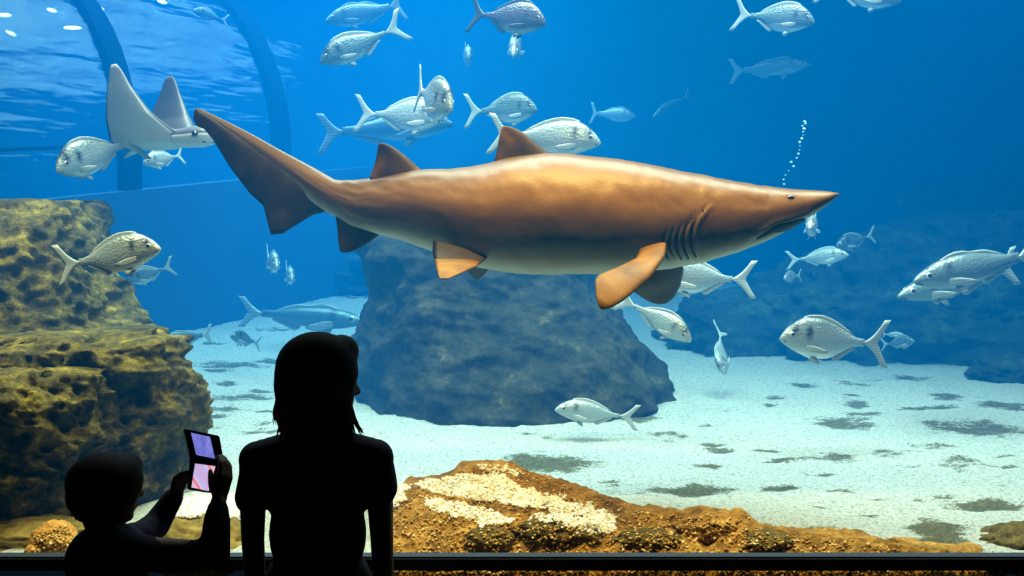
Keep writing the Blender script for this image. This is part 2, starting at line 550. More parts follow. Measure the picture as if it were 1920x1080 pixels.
# right reef
slice_rock('right_reef', [(400, 1760, 2250, .3), (440, 1640, 2320, .5), (500, 1500, 2330, .7), (540, 1430, 2330, .8), (580, 1335, 2330, .9),
                          (620, 1292, 2330, 1.0), (655, 1276, 2330, 1.0), (690, 1270, 2330, .95), (740, 1265, 2330, .9)],
           9.7, 0.8, M['reef_rock'], 'dark sloping reef behind the sand at the right', amp=0.22, freq=0.9, seed=20.0, nz=130, na=260)
slice_rock('tall_reef', [(325, 1880, 2250, .2), (340, 1800, 2300, .4), (380, 1720, 2330, .6), (450, 1650, 2330, .7), (560, 1600, 2330, .8), (700, 1560, 2330, .8)],
           11.0, 0.6, M['reef_rock'], 'tallest dark reef at the far right', amp=0.25, freq=0.9, seed=27.0, nz=100, na=200)
# far reef, left of the centre
slice_rock('far_reef', [(446, 560, 640, .15), (456, 520, 760, .3), (490, 500, 820, .35), (540, 480, 860, .35), (600, 470, 870, .35)],
           12.5, 0.35, M['reef_rock'], 'faint low reef at the back between the tunnel and the broad rock', amp=0.2, freq=1.1, seed=33.0, nz=60, na=160)
boulder('stone', ground(1885, 712) + Vector((0.1, 0.1, 0.03)), (0.32, 0.25, 0.14), M['reef_rock'], 'dark low stone on the sand at the right end of the reef', seed=3.3)

# foreground mound along the window: ridge line seen against the sand, falling to the glass
RIDGE = [(690, 950), (730, 925), (760, 907), (800, 896), (850, 880), (885, 865), (950, 868), (985, 880), (1040, 900), (1100, 925), (1160, 944), (1225, 955), (1280, 964), (1340, 966),
         (1392, 966), (1412, 984), (1450, 998), (1500, 1002), (1560, 1004), (1620, 1012), (1680, 1020), (1760, 1030), (1830, 1036), (1880, 1045)]
V = []; nu, nv = 300, 90
YR = 4.78
for j in range(nv):
    t = j / (nv - 1)
    for i in range(nu):
        px = 690 + (1880 - 690) * i / (nu - 1)
        py = interp(px, RIDGE)
        # the ridge comes nearer the glass where it is low
        yr = YR - 0.48 * max(0.0, min(1.0, (px - 950) / 480))
        r = P(px, py, yr)
        if t < 0.72:
            s = t / 0.72
            y = 4.10 + (yr - 4.10) * s
            z0 = 0.595
            z = z0 + (r.z - z0) * (1 - (1 - s) ** 1.35)
            amp = 0.036 * min(1.0, (1 - s) * 3 + 0.35)
        else:
            s = (t - 0.72) / 0.28
            y = yr + 0.45 * s
            z = r.z - (r.z - 0.5) * (s ** 1.6)
            amp = 0.024
        x = r.x * y / yr
        q = Vector((x * 5, y * 5, 1.3))
        z += amp * (fbm(q, 5) + 0.5 * (1 - 2 * abs(noise.noise(q * 1.7))) + 0.5 * (1 - 2 * abs(noise.noise(q * 4.3)))) - amp * 0.25
        z -= 0.12 * (max(0, 1 - i / 8) + max(0, 1 - (nu - 1 - i) / 10))
        V.append((x, y, z))
Fc = [(j * nu + i, j * nu + i + 1, (j + 1) * nu + i + 1, (j + 1) * nu + i) for j in range(nv - 1) for i in range(nu - 1)]
# close with a floor under the sand
base = len(V)
V += [(v[0], v[1], 0.3) for v in V[:]]
rim = [i for i in range(nu)] + [j * nu + nu - 1 for j in range(1, nv)] + [(nv - 1) * nu + i for i in range(nu - 2, -1, -1)] + [j * nu for j in range(nv - 2, 0, -1)]
for k in range(len(rim)):
    a, b = rim[k], rim[(k + 1) % len(rim)]
    Fc.append((b, a, a + base, b + base))
mound = fix_normals(mesh('orange_mound', V, Fc, M['orange_rock']))
tag(mound, 'long orange-brown rock mound along the foot of the window, peaked beside the woman', 'rock')

front = [mound]
for nm, px, py, Y, rad, mat, lab, sd in [
    ('dark_boulder', 915, 1016, 4.24, (0.10, 0.075, 0.055), 'dark_stone', 'small dark boulder by the rail, next to the woman', 1.1),
    ('dark_boulder', 1045, 1006, 4.27, (0.17, 0.09, 0.075), 'dark_stone', 'widest dark boulder by the rail under the mound peak', 2.3),
    ('dark_boulder', 1212, 1018, 4.24, (0.13, 0.08, 0.055), 'dark_stone', 'dark boulder by the rail on the falling side of the mound', 3.7),
    ('dark_boulder', 1432, 1018, 4.23, (0.11, 0.08, 0.05), 'dark_stone', 'dark boulder by the rail where the mound steps down', 4.4),
    ('knob_rock', 1335, 992, 4.34, (0.15, 0.10, 0.06), 'orange_rock', 'rounded orange knob at the stepped end of the mound', 5.2),
    ('corner_rock', 1925, 1030, 4.45, (0.22, 0.16, 0.10), 'dark_stone', 'brown rock in the bottom right corner by the rail', 6.1),
    ('olive_boulder', 372, 1022, 4.45, (0.225, 0.16, 0.125), 'olive_stone', 'smooth olive-yellow boulder seen between the arms of the child', 7.9),
    ('flat_stone', 40, 1008, 4.46, (0.32, 0.16, 0.085), 'olive_stone', 'flat tan stone in the bottom left corner', 8.2),
    ('coral_lump', 102, 1016, 4.24, (0.085, 0.08, 0.075), 'coral', 'orange coral lump at the back of the child', 9.6),
    ('coral_lump', 66, 1036, 4.18, (0.04, 0.04, 0.035), 'coral', 'small reddish coral lump on the rail line left of the child', 10.3),
    ('ridge_stone', 780, 955, 4.58, (0.09, 0.08, 0.075), 'orange_rock', 'knobbly orange stone at the elbow of the woman', 11.7),
]:
    o = boulder(nm, P(px, py, Y), rad, M[mat], lab, seed=sd, amp=0.14)
    front.append(o)

bpy.context.view_layer.update()


def bvh_of(objs):
    V, Fc = [], []
    for o in objs:
        b = len(V)
        V += [o.matrix_world @ v.co for v in o.data.vertices]
        Fc += [tuple(b + i for i in p.vertices) for p in o.data.polygons]
    return BVHTree.FromPolygons(V, Fc)


BV = bvh_of(front + [sand])
EYE = Vector((0, 0, CAM_Z))


def inside(px, py, poly):
    c = False; n = len(poly)
    for i in range(n):
        x1, y1 = poly[i]; x2, y2 = poly[(i + 1) % n]
        if (y1 > py) != (y2 > py) and px < (x2 - x1) * (py - y1) / (y2 - y1) + x1: c = not c
    return c


def gravel(name, regions, mat, label, rmin=0.005, rmax=0.0095, parent=None):
    """Loose gravel lying on the mound: small irregular stones joined into one part."""
    rnd = random.Random(name)
    tv, tf = [], []
    bm = bmesh.new(); bmesh.ops.create_icosphere(bm, subdivisions=1, radius=1.0)
    bm.verts.ensure_lookup_table()
    for v in bm.verts: v.index
    bv = [v.co.copy() for v in bm.verts]; bf = [tuple(v.index for v in f.verts) for f in bm.faces]; bm.free()
    for poly, n in regions:
        x0, x1 = min(p[0] for p in poly), max(p[0] for p in poly); y0, y1 = min(p[1] for p in poly), max(p[1] for p in poly)
        k = 0
        while k < n:
            px, py = rnd.uniform(x0, x1), rnd.uniform(y0, y1)
            jx = 16 * noise.noise(Vector((px / 22, py / 12, 3))) + 7 * noise.noise(Vector((px / 7, py / 5, 8)))
            jy = 10 * noise.noise(Vector((px / 22, py / 12, 13))) + 5 * noise.noise(Vector((px / 7, py / 5, 18)))
            if not inside(px + jx, py + jy, poly): k += 0.25; continue
            k += 1
            d = (P(px, py, 4.5) - EYE).normalized()
            loc, nrm, idx, dist = BV.ray_cast(EYE, d)
            if loc is None or loc.y < 4.085 or loc.y > 6: continue
            r = rnd.uniform(rmin, rmax)
            rot = Matrix.Rotation(rnd.uniform(0, 6.28), 3, 'Z') @ Matrix.Rotation(rnd.uniform(0, 3), 3, 'X')
            sc = Vector((r, r * rnd.uniform(.6, 1), r * rnd.uniform(.5, .9)))
            b = len(tv)
            for v in bv:
                q = rot @ Vector((v.x * sc.x, v.y * sc.y, v.z * sc.z)) * rnd.uniform(.85, 1.12)
                tv.append(tuple(loc + nrm * r * 0.25 + q))
            tf += [tuple(b + i for i in f) for f in bf]
    o = mesh(name, tv, tf, mat, parent, smooth=False)
    tag(o, label, 'gravel', kind='stuff')
    return o


W1 = [(770, 908), (800, 900), (865, 890), (945, 890), (990, 918), (1050, 935), (1095, 948), (1040, 955), (985, 950), (920, 943), (850, 930), (800, 922)]
W2 = [(798, 934), (830, 938), (880, 950), (930, 960), (975, 975), (940, 985), (905, 990), (880, 972), (830, 962), (805, 955)]
W3 = [(1030, 935), (1100, 945), (1150, 965), (1155, 1000), (1110, 1005), (1060, 985), (1030, 975), (1010, 978), (990, 985), (1000, 972), (1030, 962)]
W4 = [(730, 905), (770, 905), (762, 925), (748, 945), (730, 950)]
W5 = [(318, 972), (330, 945), (370, 926), (410, 925), (460, 928), (458, 972), (400, 966)]
W6 = [(895, 872), (955, 872), (985, 895), (960, 892), (900, 882)]
gravel('white_gravel', [(W1, 3600), (W2, 1300), (W3, 1500), (W4, 700), (W5, 2600), (W6, 120)], M['white_pebble'],
       'loose white gravel lying in patches on the orange mound')
B1 = [(735, 930), (800, 905), (900, 872), (960, 872), (1050, 905), (1160, 950), (1280, 970), (1400, 970), (1420, 1000), (1600, 1015), (1700, 1030), (1700, 1039), (740, 1039)]
B2 = [(60, 1000), (130, 985), (135, 1040), (60, 1040)]
B3 = [(0, 1066), (1920, 1066), (1920, 1085), (0, 1085)]
gravel('brown_gravel', [(B1, 2600), (B2, 160), (B3, 1800)], M['brown_pebble'],
       'orange and brown gravel crumbs strewn over the mound and along the glass', 0.004, 0.0085)

# ------------------------------------------------------------------ walk-through tunnel at the back left
tunnel = empty('glass_tunnel', Matrix.Translation((-3.47, 10.0, 0.9)))
tag(tunnel, 'clear walk-through tunnel with dark arched ribs at the back left of the tank', 'tunnel')
bpy.context.view_layer.update()
TI = tunnel.matrix_world.inverted()
TA = Vector((0.6, 0.8, 0)); TD = Vector((-0.8, 0.6, 0)); TR = 2.05


def tun(t, ang, r=TR, lift=0.0):
    """Point of the vault: ang 0 = foot of the near wall, 90 = crown, below 0 = straight wall (metres down)."""
    o = Vector((-3.47, 10.0, 2.53 + 0.10 * t)) + TA * t
    if ang < 0:
        return TI @ (o + Vector((0, 0, ang)) - TD * lift)
    a = math.radians(ang)
    return TI @ (o + TD * (TR - (r) * math.cos(a)) + Vector((0, 0, r * math.sin(a))))


def foot_h(t): return -(0.27 - 0.02 * t)


def rib(t):
    path = [(foot_h(t))] + [foot_h(t) / 2] + [a for a in range(0, 181, 6)]
    rings = []
    for a in path:
        if a < 0:
            p0 = tun(t, a, lift=0.05); p1 = tun(t, a, lift=-0.05)
        else:
            p0 = tun(t, a, TR + 0.05); p1 = tun(t, a, TR - 0.05)
        h = TA * 0.095
        rings.append([p0 - h, p0 + h, p1 + h, p1 - h])
    V, Fc = rings_mesh(rings)
    return fix_normals(mesh('rib', V, Fc, M['rib'], tunnel, smooth=False))


for t in (-1.85, 0.0, 1.80): rib(t)
for t0, t1 in ((-4.0, -1.95), (-1.75, -0.1), (0.1, 1.7), (1.9, 3.6)):
    V = []; path = [foot_h(t0), foot_h(t0) / 2] + list(range(0, 181, 5))
    nt_ = 9
    for a in path:
        for k in range(nt_):
            V.append(tun(t0 + (t1 - t0) * k / (nt_ - 1), a))
    Fc = [(i * nt_ + k, i * nt_ + k + 1, (i + 1) * nt_ + k + 1, (i + 1) * nt_ + k) for i in range(len(path) - 1) for k in range(nt_ - 1)]
    mesh('acrylic_panel', V, Fc, M['tunnel'], tunnel)
V = []
for t in (-4.0, 3.7):
    for off, z in ((0.12, 0.2), (0.12, 2.53 + 0.10 * t + foot_h(t)), (-0.25, 2.53 + 0.10 * t + foot_h(t)), (-0.25, 0.2)):
        p = Vector((-3.47, 10.0, 0)) + TA * t - TD * off
        V.append(TI @ Vector((p.x, p.y, z)))
fix_normals(mesh('plinth', V, [(0, 1, 5, 4), (1, 2, 6, 5), (2, 3, 7, 6), (3, 0, 4, 7), (0, 1, 2, 3), (4, 5, 6, 7)], M['plinth'], tunnel, smooth=False))
tube('seam_bar', [tun(t, 4.0, TR + 0.02) for t in (-4.0, -2, -0.1)], 0.016, M['rib'], tunnel)

# slim white glints at the top left, added as small glowing shapes
glintm = emit_mat('glint_glow', (0.93, 1.0, 0.98), 9.0)
for i, (px, py, wpx, lab) in enumerate([(8, 28, 26, 'slim white glint, a glowing shape at the left edge'), (97, 19, 18, 'short white glint, a glowing shape near the top left corner'),
                                        (182, 14, 26, 'white glint, a glowing shape just right of the near tunnel rib'), (136, 52, 34, 'lowest white glint, a glowing shape against the near tunnel rib'),
                                        (304, 3, 18, 'slim white glint, a glowing shape between the two tunnel ribs'), (20, 62, 18, 'faint small glint, a glowing shape below the left edge one')]):
    p = P(px, py, 13.0)
    hw = wpx / 2 / F * 13
    r = empty('white_glint', Matrix.Translation(p)); tag(r, lab, 'lamp', 'added glowing glints at the top left')
    bm = bmesh.new(); bmesh.ops.create_uvsphere(bm, u_segments=16, v_segments=8, radius=1)
    for v in bm.verts: v.co = Vector((v.co.x * hw, v.co.y * 0.05, v.co.z * 0.022 + v.co.x * -0.012 * (i % 3)))
    me = bpy.data.meshes.new('glint_glow'); bm.to_mesh(me); bm.free(); me.materials.append(glintm)
    o = bpy.data.objects.new('glint_glow', me); C.objects.link(o); o.parent = r
    box('glint_backing', (-hw * 1.05, -0.03, 0.02), (hw * 1.05, 0.05, 0.05), M['rib'], r, 0.008)

# ------------------------------------------------------------------ fish


def fish_mats():
    def body(name, back, flank, belly, bar, gloss=0.32, metal=0.35):
        m = new_mat(name, rough=gloss, spec=0.6, metal=metal)
        tc = nd(m, 'ShaderNodeTexCoord'); sx = nd(m, 'ShaderNodeSeparateXYZ'); ln(m, tc.outputs['Object'], sx.inputs[0])
        n1 = noise_tex(m, 9, 4, 0.6, 'Object', (0.35, 1, 6))
        zz = math_(m, 'ADD', math_(m, 'MULTIPLY', sx.outputs[2], 2.6), 0.5)
        zz = math_(m, 'ADD', zz, math_(m, 'MULTIPLY', math_(m, 'SUBTRACT', n1, 0.5), 0.35))
        r = ramp(m, zz, [(0.12, belly), (0.34, flank), (0.62, flank), (0.86, back)])
        # dark bar behind the head and dark brow
        nb = noise_tex(m, 14, 3, 0.6)
        bx = math_(m, 'ADD', sx.outputs[0], math_(m, 'MULTIPLY', math_(m, 'SUBTRACT', nb, 0.5), 0.06))
        b1 = math_(m, 'SUBTRACT', 1.0, math_(m, 'MULTIPLY', math_(m, 'ABSOLUTE', math_(m, 'SUBTRACT', bx, 0.265)), 24.0), clamp=True)
        up = math_(m, 'MULTIPLY', math_(m, 'ADD', sx.outputs[2], 0.02), 14.0, clamp=True)
        up2 = math_(m, 'MULTIPLY', math_(m, 'SUBTRACT', 0.135, sx.outputs[2]), 26.0, clamp=True)
        f1 = math_(m, 'MULTIPLY', math_(m, 'MULTIPLY', b1, up), up2)
        b2 = math_(m, 'SUBTRACT', 1.0, math_(m, 'MULTIPLY', math_(m, 'ABSOLUTE', math_(m, 'SUBTRACT', bx, 0.39)), 20.0), clamp=True)
        f2 = math_(m, 'MULTIPLY', b2, math_(m, 'MULTIPLY', math_(m, 'ADD', sx.outputs[2], -0.02), 20.0, clamp=True))
        f = math_(m, 'MULTIPLY', math_(m, 'MAXIMUM', f1, f2), bar)
        c = mix(m, f, r.outputs[0], (0.015, 0.02, 0.035))
        ln(m, c, bsdf(m).inputs['Base Color'])
        sc = nd(m, 'ShaderNodeTexVoronoi'); sc.inputs['Scale'].default_value = 46
        ln(m, tc.outputs['Object'], sc.inputs['Vector'])
        bump(m, math_(m, 'ADD', sc.outputs['Distance'], n1), 0.25, 0.01)
        return m
    M['bream'] = body('silver_bream', (0.15, 0.18, 0.17), (0.34, 0.38, 0.36), (0.74, 0.76, 0.72), 1.0)
    M['dark_bream'] = body('dark_bream', (0.025, 0.022, 0.05), (0.06, 0.055, 0.10), (0.30, 0.36, 0.38), 0.6, metal=0.1)
    M['teal_bream'] = body('teal_bream', (0.045, 0.07, 0.07), (0.11, 0.17, 0.17), (0.66, 0.70, 0.66), 1.0)
    M['bass'] = body('sea_bass', (0.06, 0.09, 0.10), (0.20, 0.26, 0.26), (0.80, 0.82, 0.78), 0.7)
    M['pale'] = body('pale_fish', (0.26, 0.31, 0.31), (0.42, 0.48, 0.47), (0.78, 0.80, 0.78), 0.7)
    for k, c in (('fin', (0.34, 0.38, 0.36)), ('dark_fin', (0.035, 0.032, 0.055)), ('pale_fin', (0.52, 0.56, 0.56))):
        m = M[k] = new_mat('fish_' + k, c, 0.45, 0.5)
        wv = nd(m, 'ShaderNodeTexWave'); wv.inputs['Scale'].default_value = 14; wv.inputs['Distortion'].default_value = 1.5
        wv.bands_direction = 'Z'
        tc = nd(m, 'ShaderNodeTexCoord'); ln(m, tc.outputs['Object'], wv.inputs['Vector'])
        r = ramp(m, wv.outputs['Fac'], [(0.2, tuple(x * 0.7 for x in c)), (0.8, c)])
        ln(m, r.outputs[0], bsdf(m).inputs['Base Color'])
    M['eye'] = new_mat('fish_eye', (0.012, 0.012, 0.015), 0.12, 0.8)
    M['eye_ring'] = new_mat('fish_eye_ring', (0.75, 0.75, 0.68), 0.3, 0.6, 0.4)
    M['mouth'] = new_mat('mouth_dark', (0.02, 0.012, 0.008), 0.7, 0.3)


fish_mats()

SPECIES = {
    'bream': dict(
        up=[(0, 0.005), (.03, .055), (.09, .13), (.18, .20), (.30, .245), (.42, .245), (.58, .205), (.74, .13), (.88, .06), (.96, .042), (1, .045)],
        dn=[(0, .02), (.05, .062), (.14, .11), (.26, .165), (.40, .205), (.55, .195), (.72, .125), (.86, .055), (.96, .042), (1, .045)],
        th=[(0, .012), (.05, .045), (.18, .085), (.36, .10), (.55, .085), (.75, .048), (.92, .018), (1, .010)],
        tail=.25, fork=.46, tspan=.205),
    'bass': dict(
        up=[(0, .004), (.04, .032), (.12, .068), (.25, .105), (.40, .118), (.58, .105), (.75, .07), (.90, .042), (1, .04)],
        dn=[(0, .012), (.05, .036), (.14, .066), (.28, .10), (.44, .112), (.60, .10), (.76, .066), (.9, .042), (1, .04)],
        th=[(0, .01), (.06, .035), (.2, .065), (.4, .078), (.6, .068), (.8, .038), (.94, .016), (1, .010)],
        tail=.20, fork=.4, tspan=.14),
}


def fish(H, T, Y, label, species='bream', mat='bream', hs=1.0, bend=0.0, roll=0.0, cat='fish', group=None, name='sea_bream', raised=0.0, detail=True):
    """H, T: nose and tail-tip as seen; Y: (distance of the nose, distance of the tail)."""
    sp = SPECIES[species]
    a = P(H[0], H[1], Y[0]); b = P(T[0], T[1], Y[1])
    L = (a - b).length
    ax = (a - b).normalized(); lat = Vector((0, 0, 1)).cross(ax).normalized(); upv = ax.cross(lat)
    R = Matrix((ax, lat, upv)).transposed()
    mid = (a + b) / 2
    Mx = Matrix.Translation(mid) @ (R @ Matrix.Rotation(roll, 3, 'X')).to_4x4() @ Matrix.Scale(L, 4)
    root = empty(name); root.matrix_world = Mx
    tag(root, label, cat, group)
    body_l = 1.0 - sp['tail'] * 0.86
    fm = {'bream': 'fin', 'dark_bream': 'dark_fin', 'teal_bream': 'fin', 'bass': 'fin', 'pale': 'pale_fin'}[mat]

    def bx(s): return 0.5 - s * body_l

    def by(x):      # sideways bend of the whole fish, growing to the tail
        u = 0.5 - x
        return bend * u * u
    n = 26 if detail else 16; seg = 20 if detail else 12
    ts = [((i / (n - 1)) ** 1.25) for i in range(n)]
    U = smooth_interp(ts, sp['up']); D = smooth_interp(ts, sp['dn']); TH = smooth_interp(ts, sp['th'])
    rings = []
    for t, u, d, th in zip(ts, U, D, TH):
        u *= body_l * hs; d *= body_l * hs; th *= body_l
        ring = []
        cz = (u - d) / 2; hh = (u + d) / 2
        for k in range(seg):
            q = 2 * math.pi * k / seg
            c, s = math.cos(q), math.sin(q)
            ring.append(Vector((bx(t), by(bx(t)) + th * math.copysign(abs(c) ** 0.9, c), cz + hh * s)))
        rings.append(ring)
    V, Fc = rings_mesh(rings)
    fix_normals(mesh('body', V, Fc, M[mat], root))

    def pt(x, z, y=0.0): return Vector((x, by(x) + y, z))
    xt = bx(1.0)
    w_ = sp['tspan'] * hs; fk = sp['tail'] * sp['fork']
    lead = []; trail = []
    for k in range(13):
        v = -1 + 2 * k / 12
        lead.append(pt(xt + 0.02 - (abs(v) ** 1.3) * (sp['tail'] * 0.72), v * w_))
        trail.append(pt(xt - (sp['tail'] - fk) - abs(v) ** 1.15 * fk, v * w_ * 1.02))
    lead = [pt(xt + 0.03 - abs(-1 + 2 * k / 12) ** 0.9 * sp['tail'] * 0.86, (-1 + 2 * k / 12) * w_ * (0.35 + 0.65 * abs(-1 + 2 * k / 12))) for k in range(13)]
    tf = fin('tail_fin', lead, trail, Vector((0, 1, 0)), [0.004 + 0.010 * (1 - abs(-1 + 2 * k / 12)) for k in range(13)], M[fm], root)
    # dorsal fin
    zt = lambda s: float(np.interp(s, ts, U)) * body_l * hs
    zb = lambda s: -float(np.interp(s, ts, D)) * body_l * hs
    dl, dt = [], []
    hmax = 0.026 + raised
    for k in range(10):
        s = 0.24 + 0.60 * k / 9
        h = hmax * (math.sin(math.pi * min(1, 0.16 + 0.84 * k / 9)) ** 0.6 if not raised else (1.0 - 0.75 * k / 9))
        if species == 'bass': h *= 0.25 + 0.75 * abs(math.sin(math.pi * (0.08 + 1.9 * k / 9)))
        x = bx(s)
        dl.append(pt(x - 0.02, zt(s) + h)); dt.append(pt(x, zt(s) - 0.03))
    fin('dorsal_fin', dl, dt, Vector((0, 1, 0)), 0.006, M[fm], root)
    if not detail: return root
    al, at_ = [], []
    for k in range(7):
        s = 0.60 + 0.26 * k / 6
        h = 0.045 * (1 - 0.75 * k / 6) * (0.5 if k == 0 else 1)
        x = bx(s); al.append(pt(x - 0.03, zb(s) - h)); at_.append(pt(x, zb(s) + 0.03))
    fin('anal_fin', al, at_, Vector((0, 1, 0)), 0.006, M[fm], root)
    for sd in (-1, 1):
        s = 0.27; th = float(np.interp(s, ts, TH)) * body_l
        o0 = pt(bx(s), zb(s) * 0.42, sd * th * 0.9)
        lead = [o0 + Vector((0, 0, 0.018)), o0 + Vector((-0.07, sd * 0.02, 0.012)), o0 + Vector((-0.15, sd * 0.035, -0.012)), o0 + Vector((-0.185, sd * 0.04, -0.03))]
        trail = [o0 + Vector((0, 0, -0.02)), o0 + Vector((-0.06, sd * 0.02, -0.04)), o0 + Vector((-0.13, sd * 0.035, -0.05)), o0 + Vector((-0.18, sd * 0.04, -0.038))]
        fin('pectoral_fin', lead, trail, Vector((0.15, sd, 0)), 0.004, M[fm], root)
        s2 = 0.34
        o1 = pt(bx(s2), zb(s2) * 0.93, sd * 0.03)
        fin('pelvic_fin', [o1, o1 + Vector((-0.03, sd * 0.012, -0.035)), o1 + Vector((-0.07, sd * 0.02, -0.06))],
            [o1 + Vector((-0.05, 0, 0.01)), o1 + Vector((-0.075, sd * 0.01, -0.02)), o1 + Vector((-0.085, sd * 0.02, -0.052))], Vector((0, 1, 0.2)), 0.004, M[fm], root)
        s3 = 0.115; th = float(np.interp(s3, ts, TH)) * body_l
        ez = zt(s3) * 0.36
        for nm, r, mt, out in (('eye', 0.021, 'eye_ring', 0.0), ('eye', 0.015, 'eye', 0.009)):
            bm = bmesh.new(); bmesh.ops.create_uvsphere(bm, u_segments=12, v_segments=8, radius=r)
            for v in bm.verts: v.co = Vector((v.co.x, v.co.y * 0.6, v.co.z)) + pt(bx(s3), ez, sd * (th * 0.86 + out))
            if nm == 'eye' and mt == 'eye_ring': ring_bm = bm; continue
            bm2 = bmesh.new(); me = bpy.data.meshes.new('eye'); ring_bm.to_mesh(me); ring_bm.free()
            me.polygons.foreach_set('use_smooth', [True] * len(me.polygons)); me.materials.append(M['eye_ring'])
            eo = bpy.data.objects.new('eye', me); C.objects.link(eo); eo.parent = root
            me = bpy.data.meshes.new('pupil'); bm.to_mesh(me); bm.free(); bm2.free()
            me.polygons.foreach_set('use_smooth', [True] * len(me.polygons)); me.materials.append(M['eye'])
            po = bpy.data.objects.new('pupil', me); C.objects.link(po); po.parent = eo
    # mouth line
    tube('mouth', [pt(0.5 - 0.004, -0.006 * hs, y) if abs(y) < 0.001 else pt(0.5 - 0.045, -0.028 * hs, y) for y in (-0.034, -0.0, 0.034)], 0.0045, M['mouth'], root, 6)
    return root


GB = 'silver sea breams swimming in the tank'
GH = 'faint fish in the blue distance'
fish((302, 466), (103, 499), (4.85, 4.9), 'silver sea bream swimming past the tall algae-covered rock', hs=0.92, bend=0.05, group=GB)
fish((1462, 634), (1668, 646), (5.9, 6.0), 'silver sea bream facing left over the white gravel at the right', hs=1.0, bend=-0.06, group=GB)
fish((1127, 268), (915, 248), (6.35, 6.45), 'silver sea bream just behind the first dorsal fin of the shark', hs=0.88, bend=0.12, group=GB)
fish((1008, 205), (878, 210), (7.2, 7.35), 'dark-flanked sea bream above the one behind the dorsal fin', mat='teal_bream', hs=1.15, bend=-0.1, group=GB)
fish((847, 204), (766, 164), (6.0, 6.45), 'silver sea bream turning towards the window, its tail edge-on behind it', hs=1.2, bend=0.1, group=GB)
fish((838, 222), (668, 212), (6.9, 7.1), 'pale sea bream behind the one turning towards the window', mat='pale', hs=0.92, bend=0.0, group=GB)
fish((1024, 44), (874, 22), (6.3, 6.5), 'dark purple sea bream at the top middle of the window', mat='dark_bream', hs=1.05, bend=0.1, group=GB)
fish((600, 118), (752, 50), (7.0, 7.15), 'teal-backed sea bream swimming down to the left at the top', mat='teal_bream', hs=0.88, bend=0.14, group=GB)
fish((1528, 42), (1374, 24), (6.8, 7.0), 'sea bream with a white chin at the top right', mat='teal_bream', hs=1.0, bend=0.08, group=GB)
fish((1690, 2), (1535, -24), (7.0, 7.2), 'sea bream cut off by the top edge at the right', mat='teal_bream', hs=0.95, group=GB)
fish((106, 320), (238, 262), (5.9, 6.4), 'striped silver sea bream left of the ray, head down', hs=1.0, bend=0.2, group=GB)
fish((300, 262), (196, 222), (6.95, 7.1), 'silver sea bream hidden behind the wing of the ray, tail up', mat='pale', hs=0.8, bend=0.2, group=GB)
fish((268, 306), (350, 290), (6.75, 7.0), 'small silver sea bream half hidden under the ray', mat='pale', hs=0.9, bend=-0.1, group=GB)
fish((1225, 520), (1408, 524), (6.1, 6.3), 'silver sea bream hidden behind the far pectoral fin of the shark', mat='pale', hs=0.85, bend=0.05, group=GB)
fish((1296, 640), (1178, 556), (6.2, 6.5), 'pale sea bream nosing down beside the broad rock', mat='pale', hs=0.8, bend=-0.2, group=GB)
fish((1358, 702), (1341, 620), (7.4, 7.75), 'bluish fish with a pale tail diving to the sand left of the reef', mat='pale', hs=0.95, bend=0.1, roll=0.7, group=GB)
fish((1040, 768), (1192, 782), (6.2, 6.3), 'grey fish gliding just above the sand before the broad rock', mat='pale', hs=0.74, bend=0.05, group=GB)
fish((1518, 428), (1530, 418), (6.9, 7.35), 'round pale fish seen head on below the snout of the shark', mat='pale', hs=0.85, group=GB)
fish((238, 528), (320, 498), (7.6, 7.8), 'bluish sea bream under the bream by the tall rock', mat='teal_bream', hs=1.05, bend=0.15, group=GB)
fish((962, 104), (975, 58), (7.6, 8.1), 'teal fish tail down right under the dark purple bream', mat='pale', hs=0.8, group=GB)
fish((880, 110), (872, 100), (9.0, 9.5), 'small faint fish seen end on above the shark', mat='pale', hs=0.9, group=GH, detail=False)
# slender fish
fish((1712, 528), (1962, 474), (6.3, 6.5), 'sea bass facing left at the right edge, nearer of two', 'bass', 'bass', 1.12, bend=-0.08, name='sea_bass', group='sea bass at the right edge')
fish((1683, 556), (1905, 498), (6.6, 6.9), 'sea bass at the right edge with its head below the nearer one', 'bass', 'bass', 0.95, name='sea_bass', group='sea bass at the right edge')
fish((1520, 121), (1370, 134), (9.0, 9.2), 'faint slender fish high at the right, facing right', 'bass', 'bass', 1.15, name='slender_fish', group=GH)
fish((852, 232), (600, 250), (9.3, 9.6), 'faint long fish in the haze above the second dorsal fin', 'bass', 'bass', 1.0, name='slender_fish', group=GH)
fish((610, 40), (756, 8), (9.5, 9.7), 'faint fish at the very top above the teal-backed bream', 'bass', 'bass', 1.4, name='slender_fish', group=GH)
fish((1192, 218), (1108, 212), (10.8, 11.0), 'very faint fish right of the breams behind the dorsal fin', 'bass', 'pale', 1.6, name='slender_fish', group=GH, detail=False)
fish((1224, 220), (1296, 176), (10.8, 11.0), 'very faint fish slanting down above the back of the shark', 'bass', 'bass', 1.0, name='slender_fish', group=GH, detail=False)
fish((1850, 146), (1935, 138), (10.8, 11.0), 'very faint slender fish at the right edge near the top', 'bass', 'bass', 1.2, name='slender_fish', group=GH, detail=False)
fish((1740, 248), (1786, 236), (10.6, 11.0), 'very faint small fish in the dark blue at the upper right', 'bass', 'bass', 1.6, name='slender_fish', group=GH, detail=False)
fish((1592, 478), (1476, 488), (7.9, 8.1), 'bluish fish facing right in the haze below the snout', 'bream', 'pale', 0.75, name='sea_bream', group=GH)
fish((1568, 462), (1640, 440), (8.2, 8.4), 'dim blue fish behind the one below the snout', 'bream', 'teal_bream', 0.8, group=GH)
fish((1470, 522), (1502, 516), (8.3, 8.5), 'tiny bluish fish under the haze fish before the reef', 'bream', 'pale', 0.9, group=GH, detail=False)
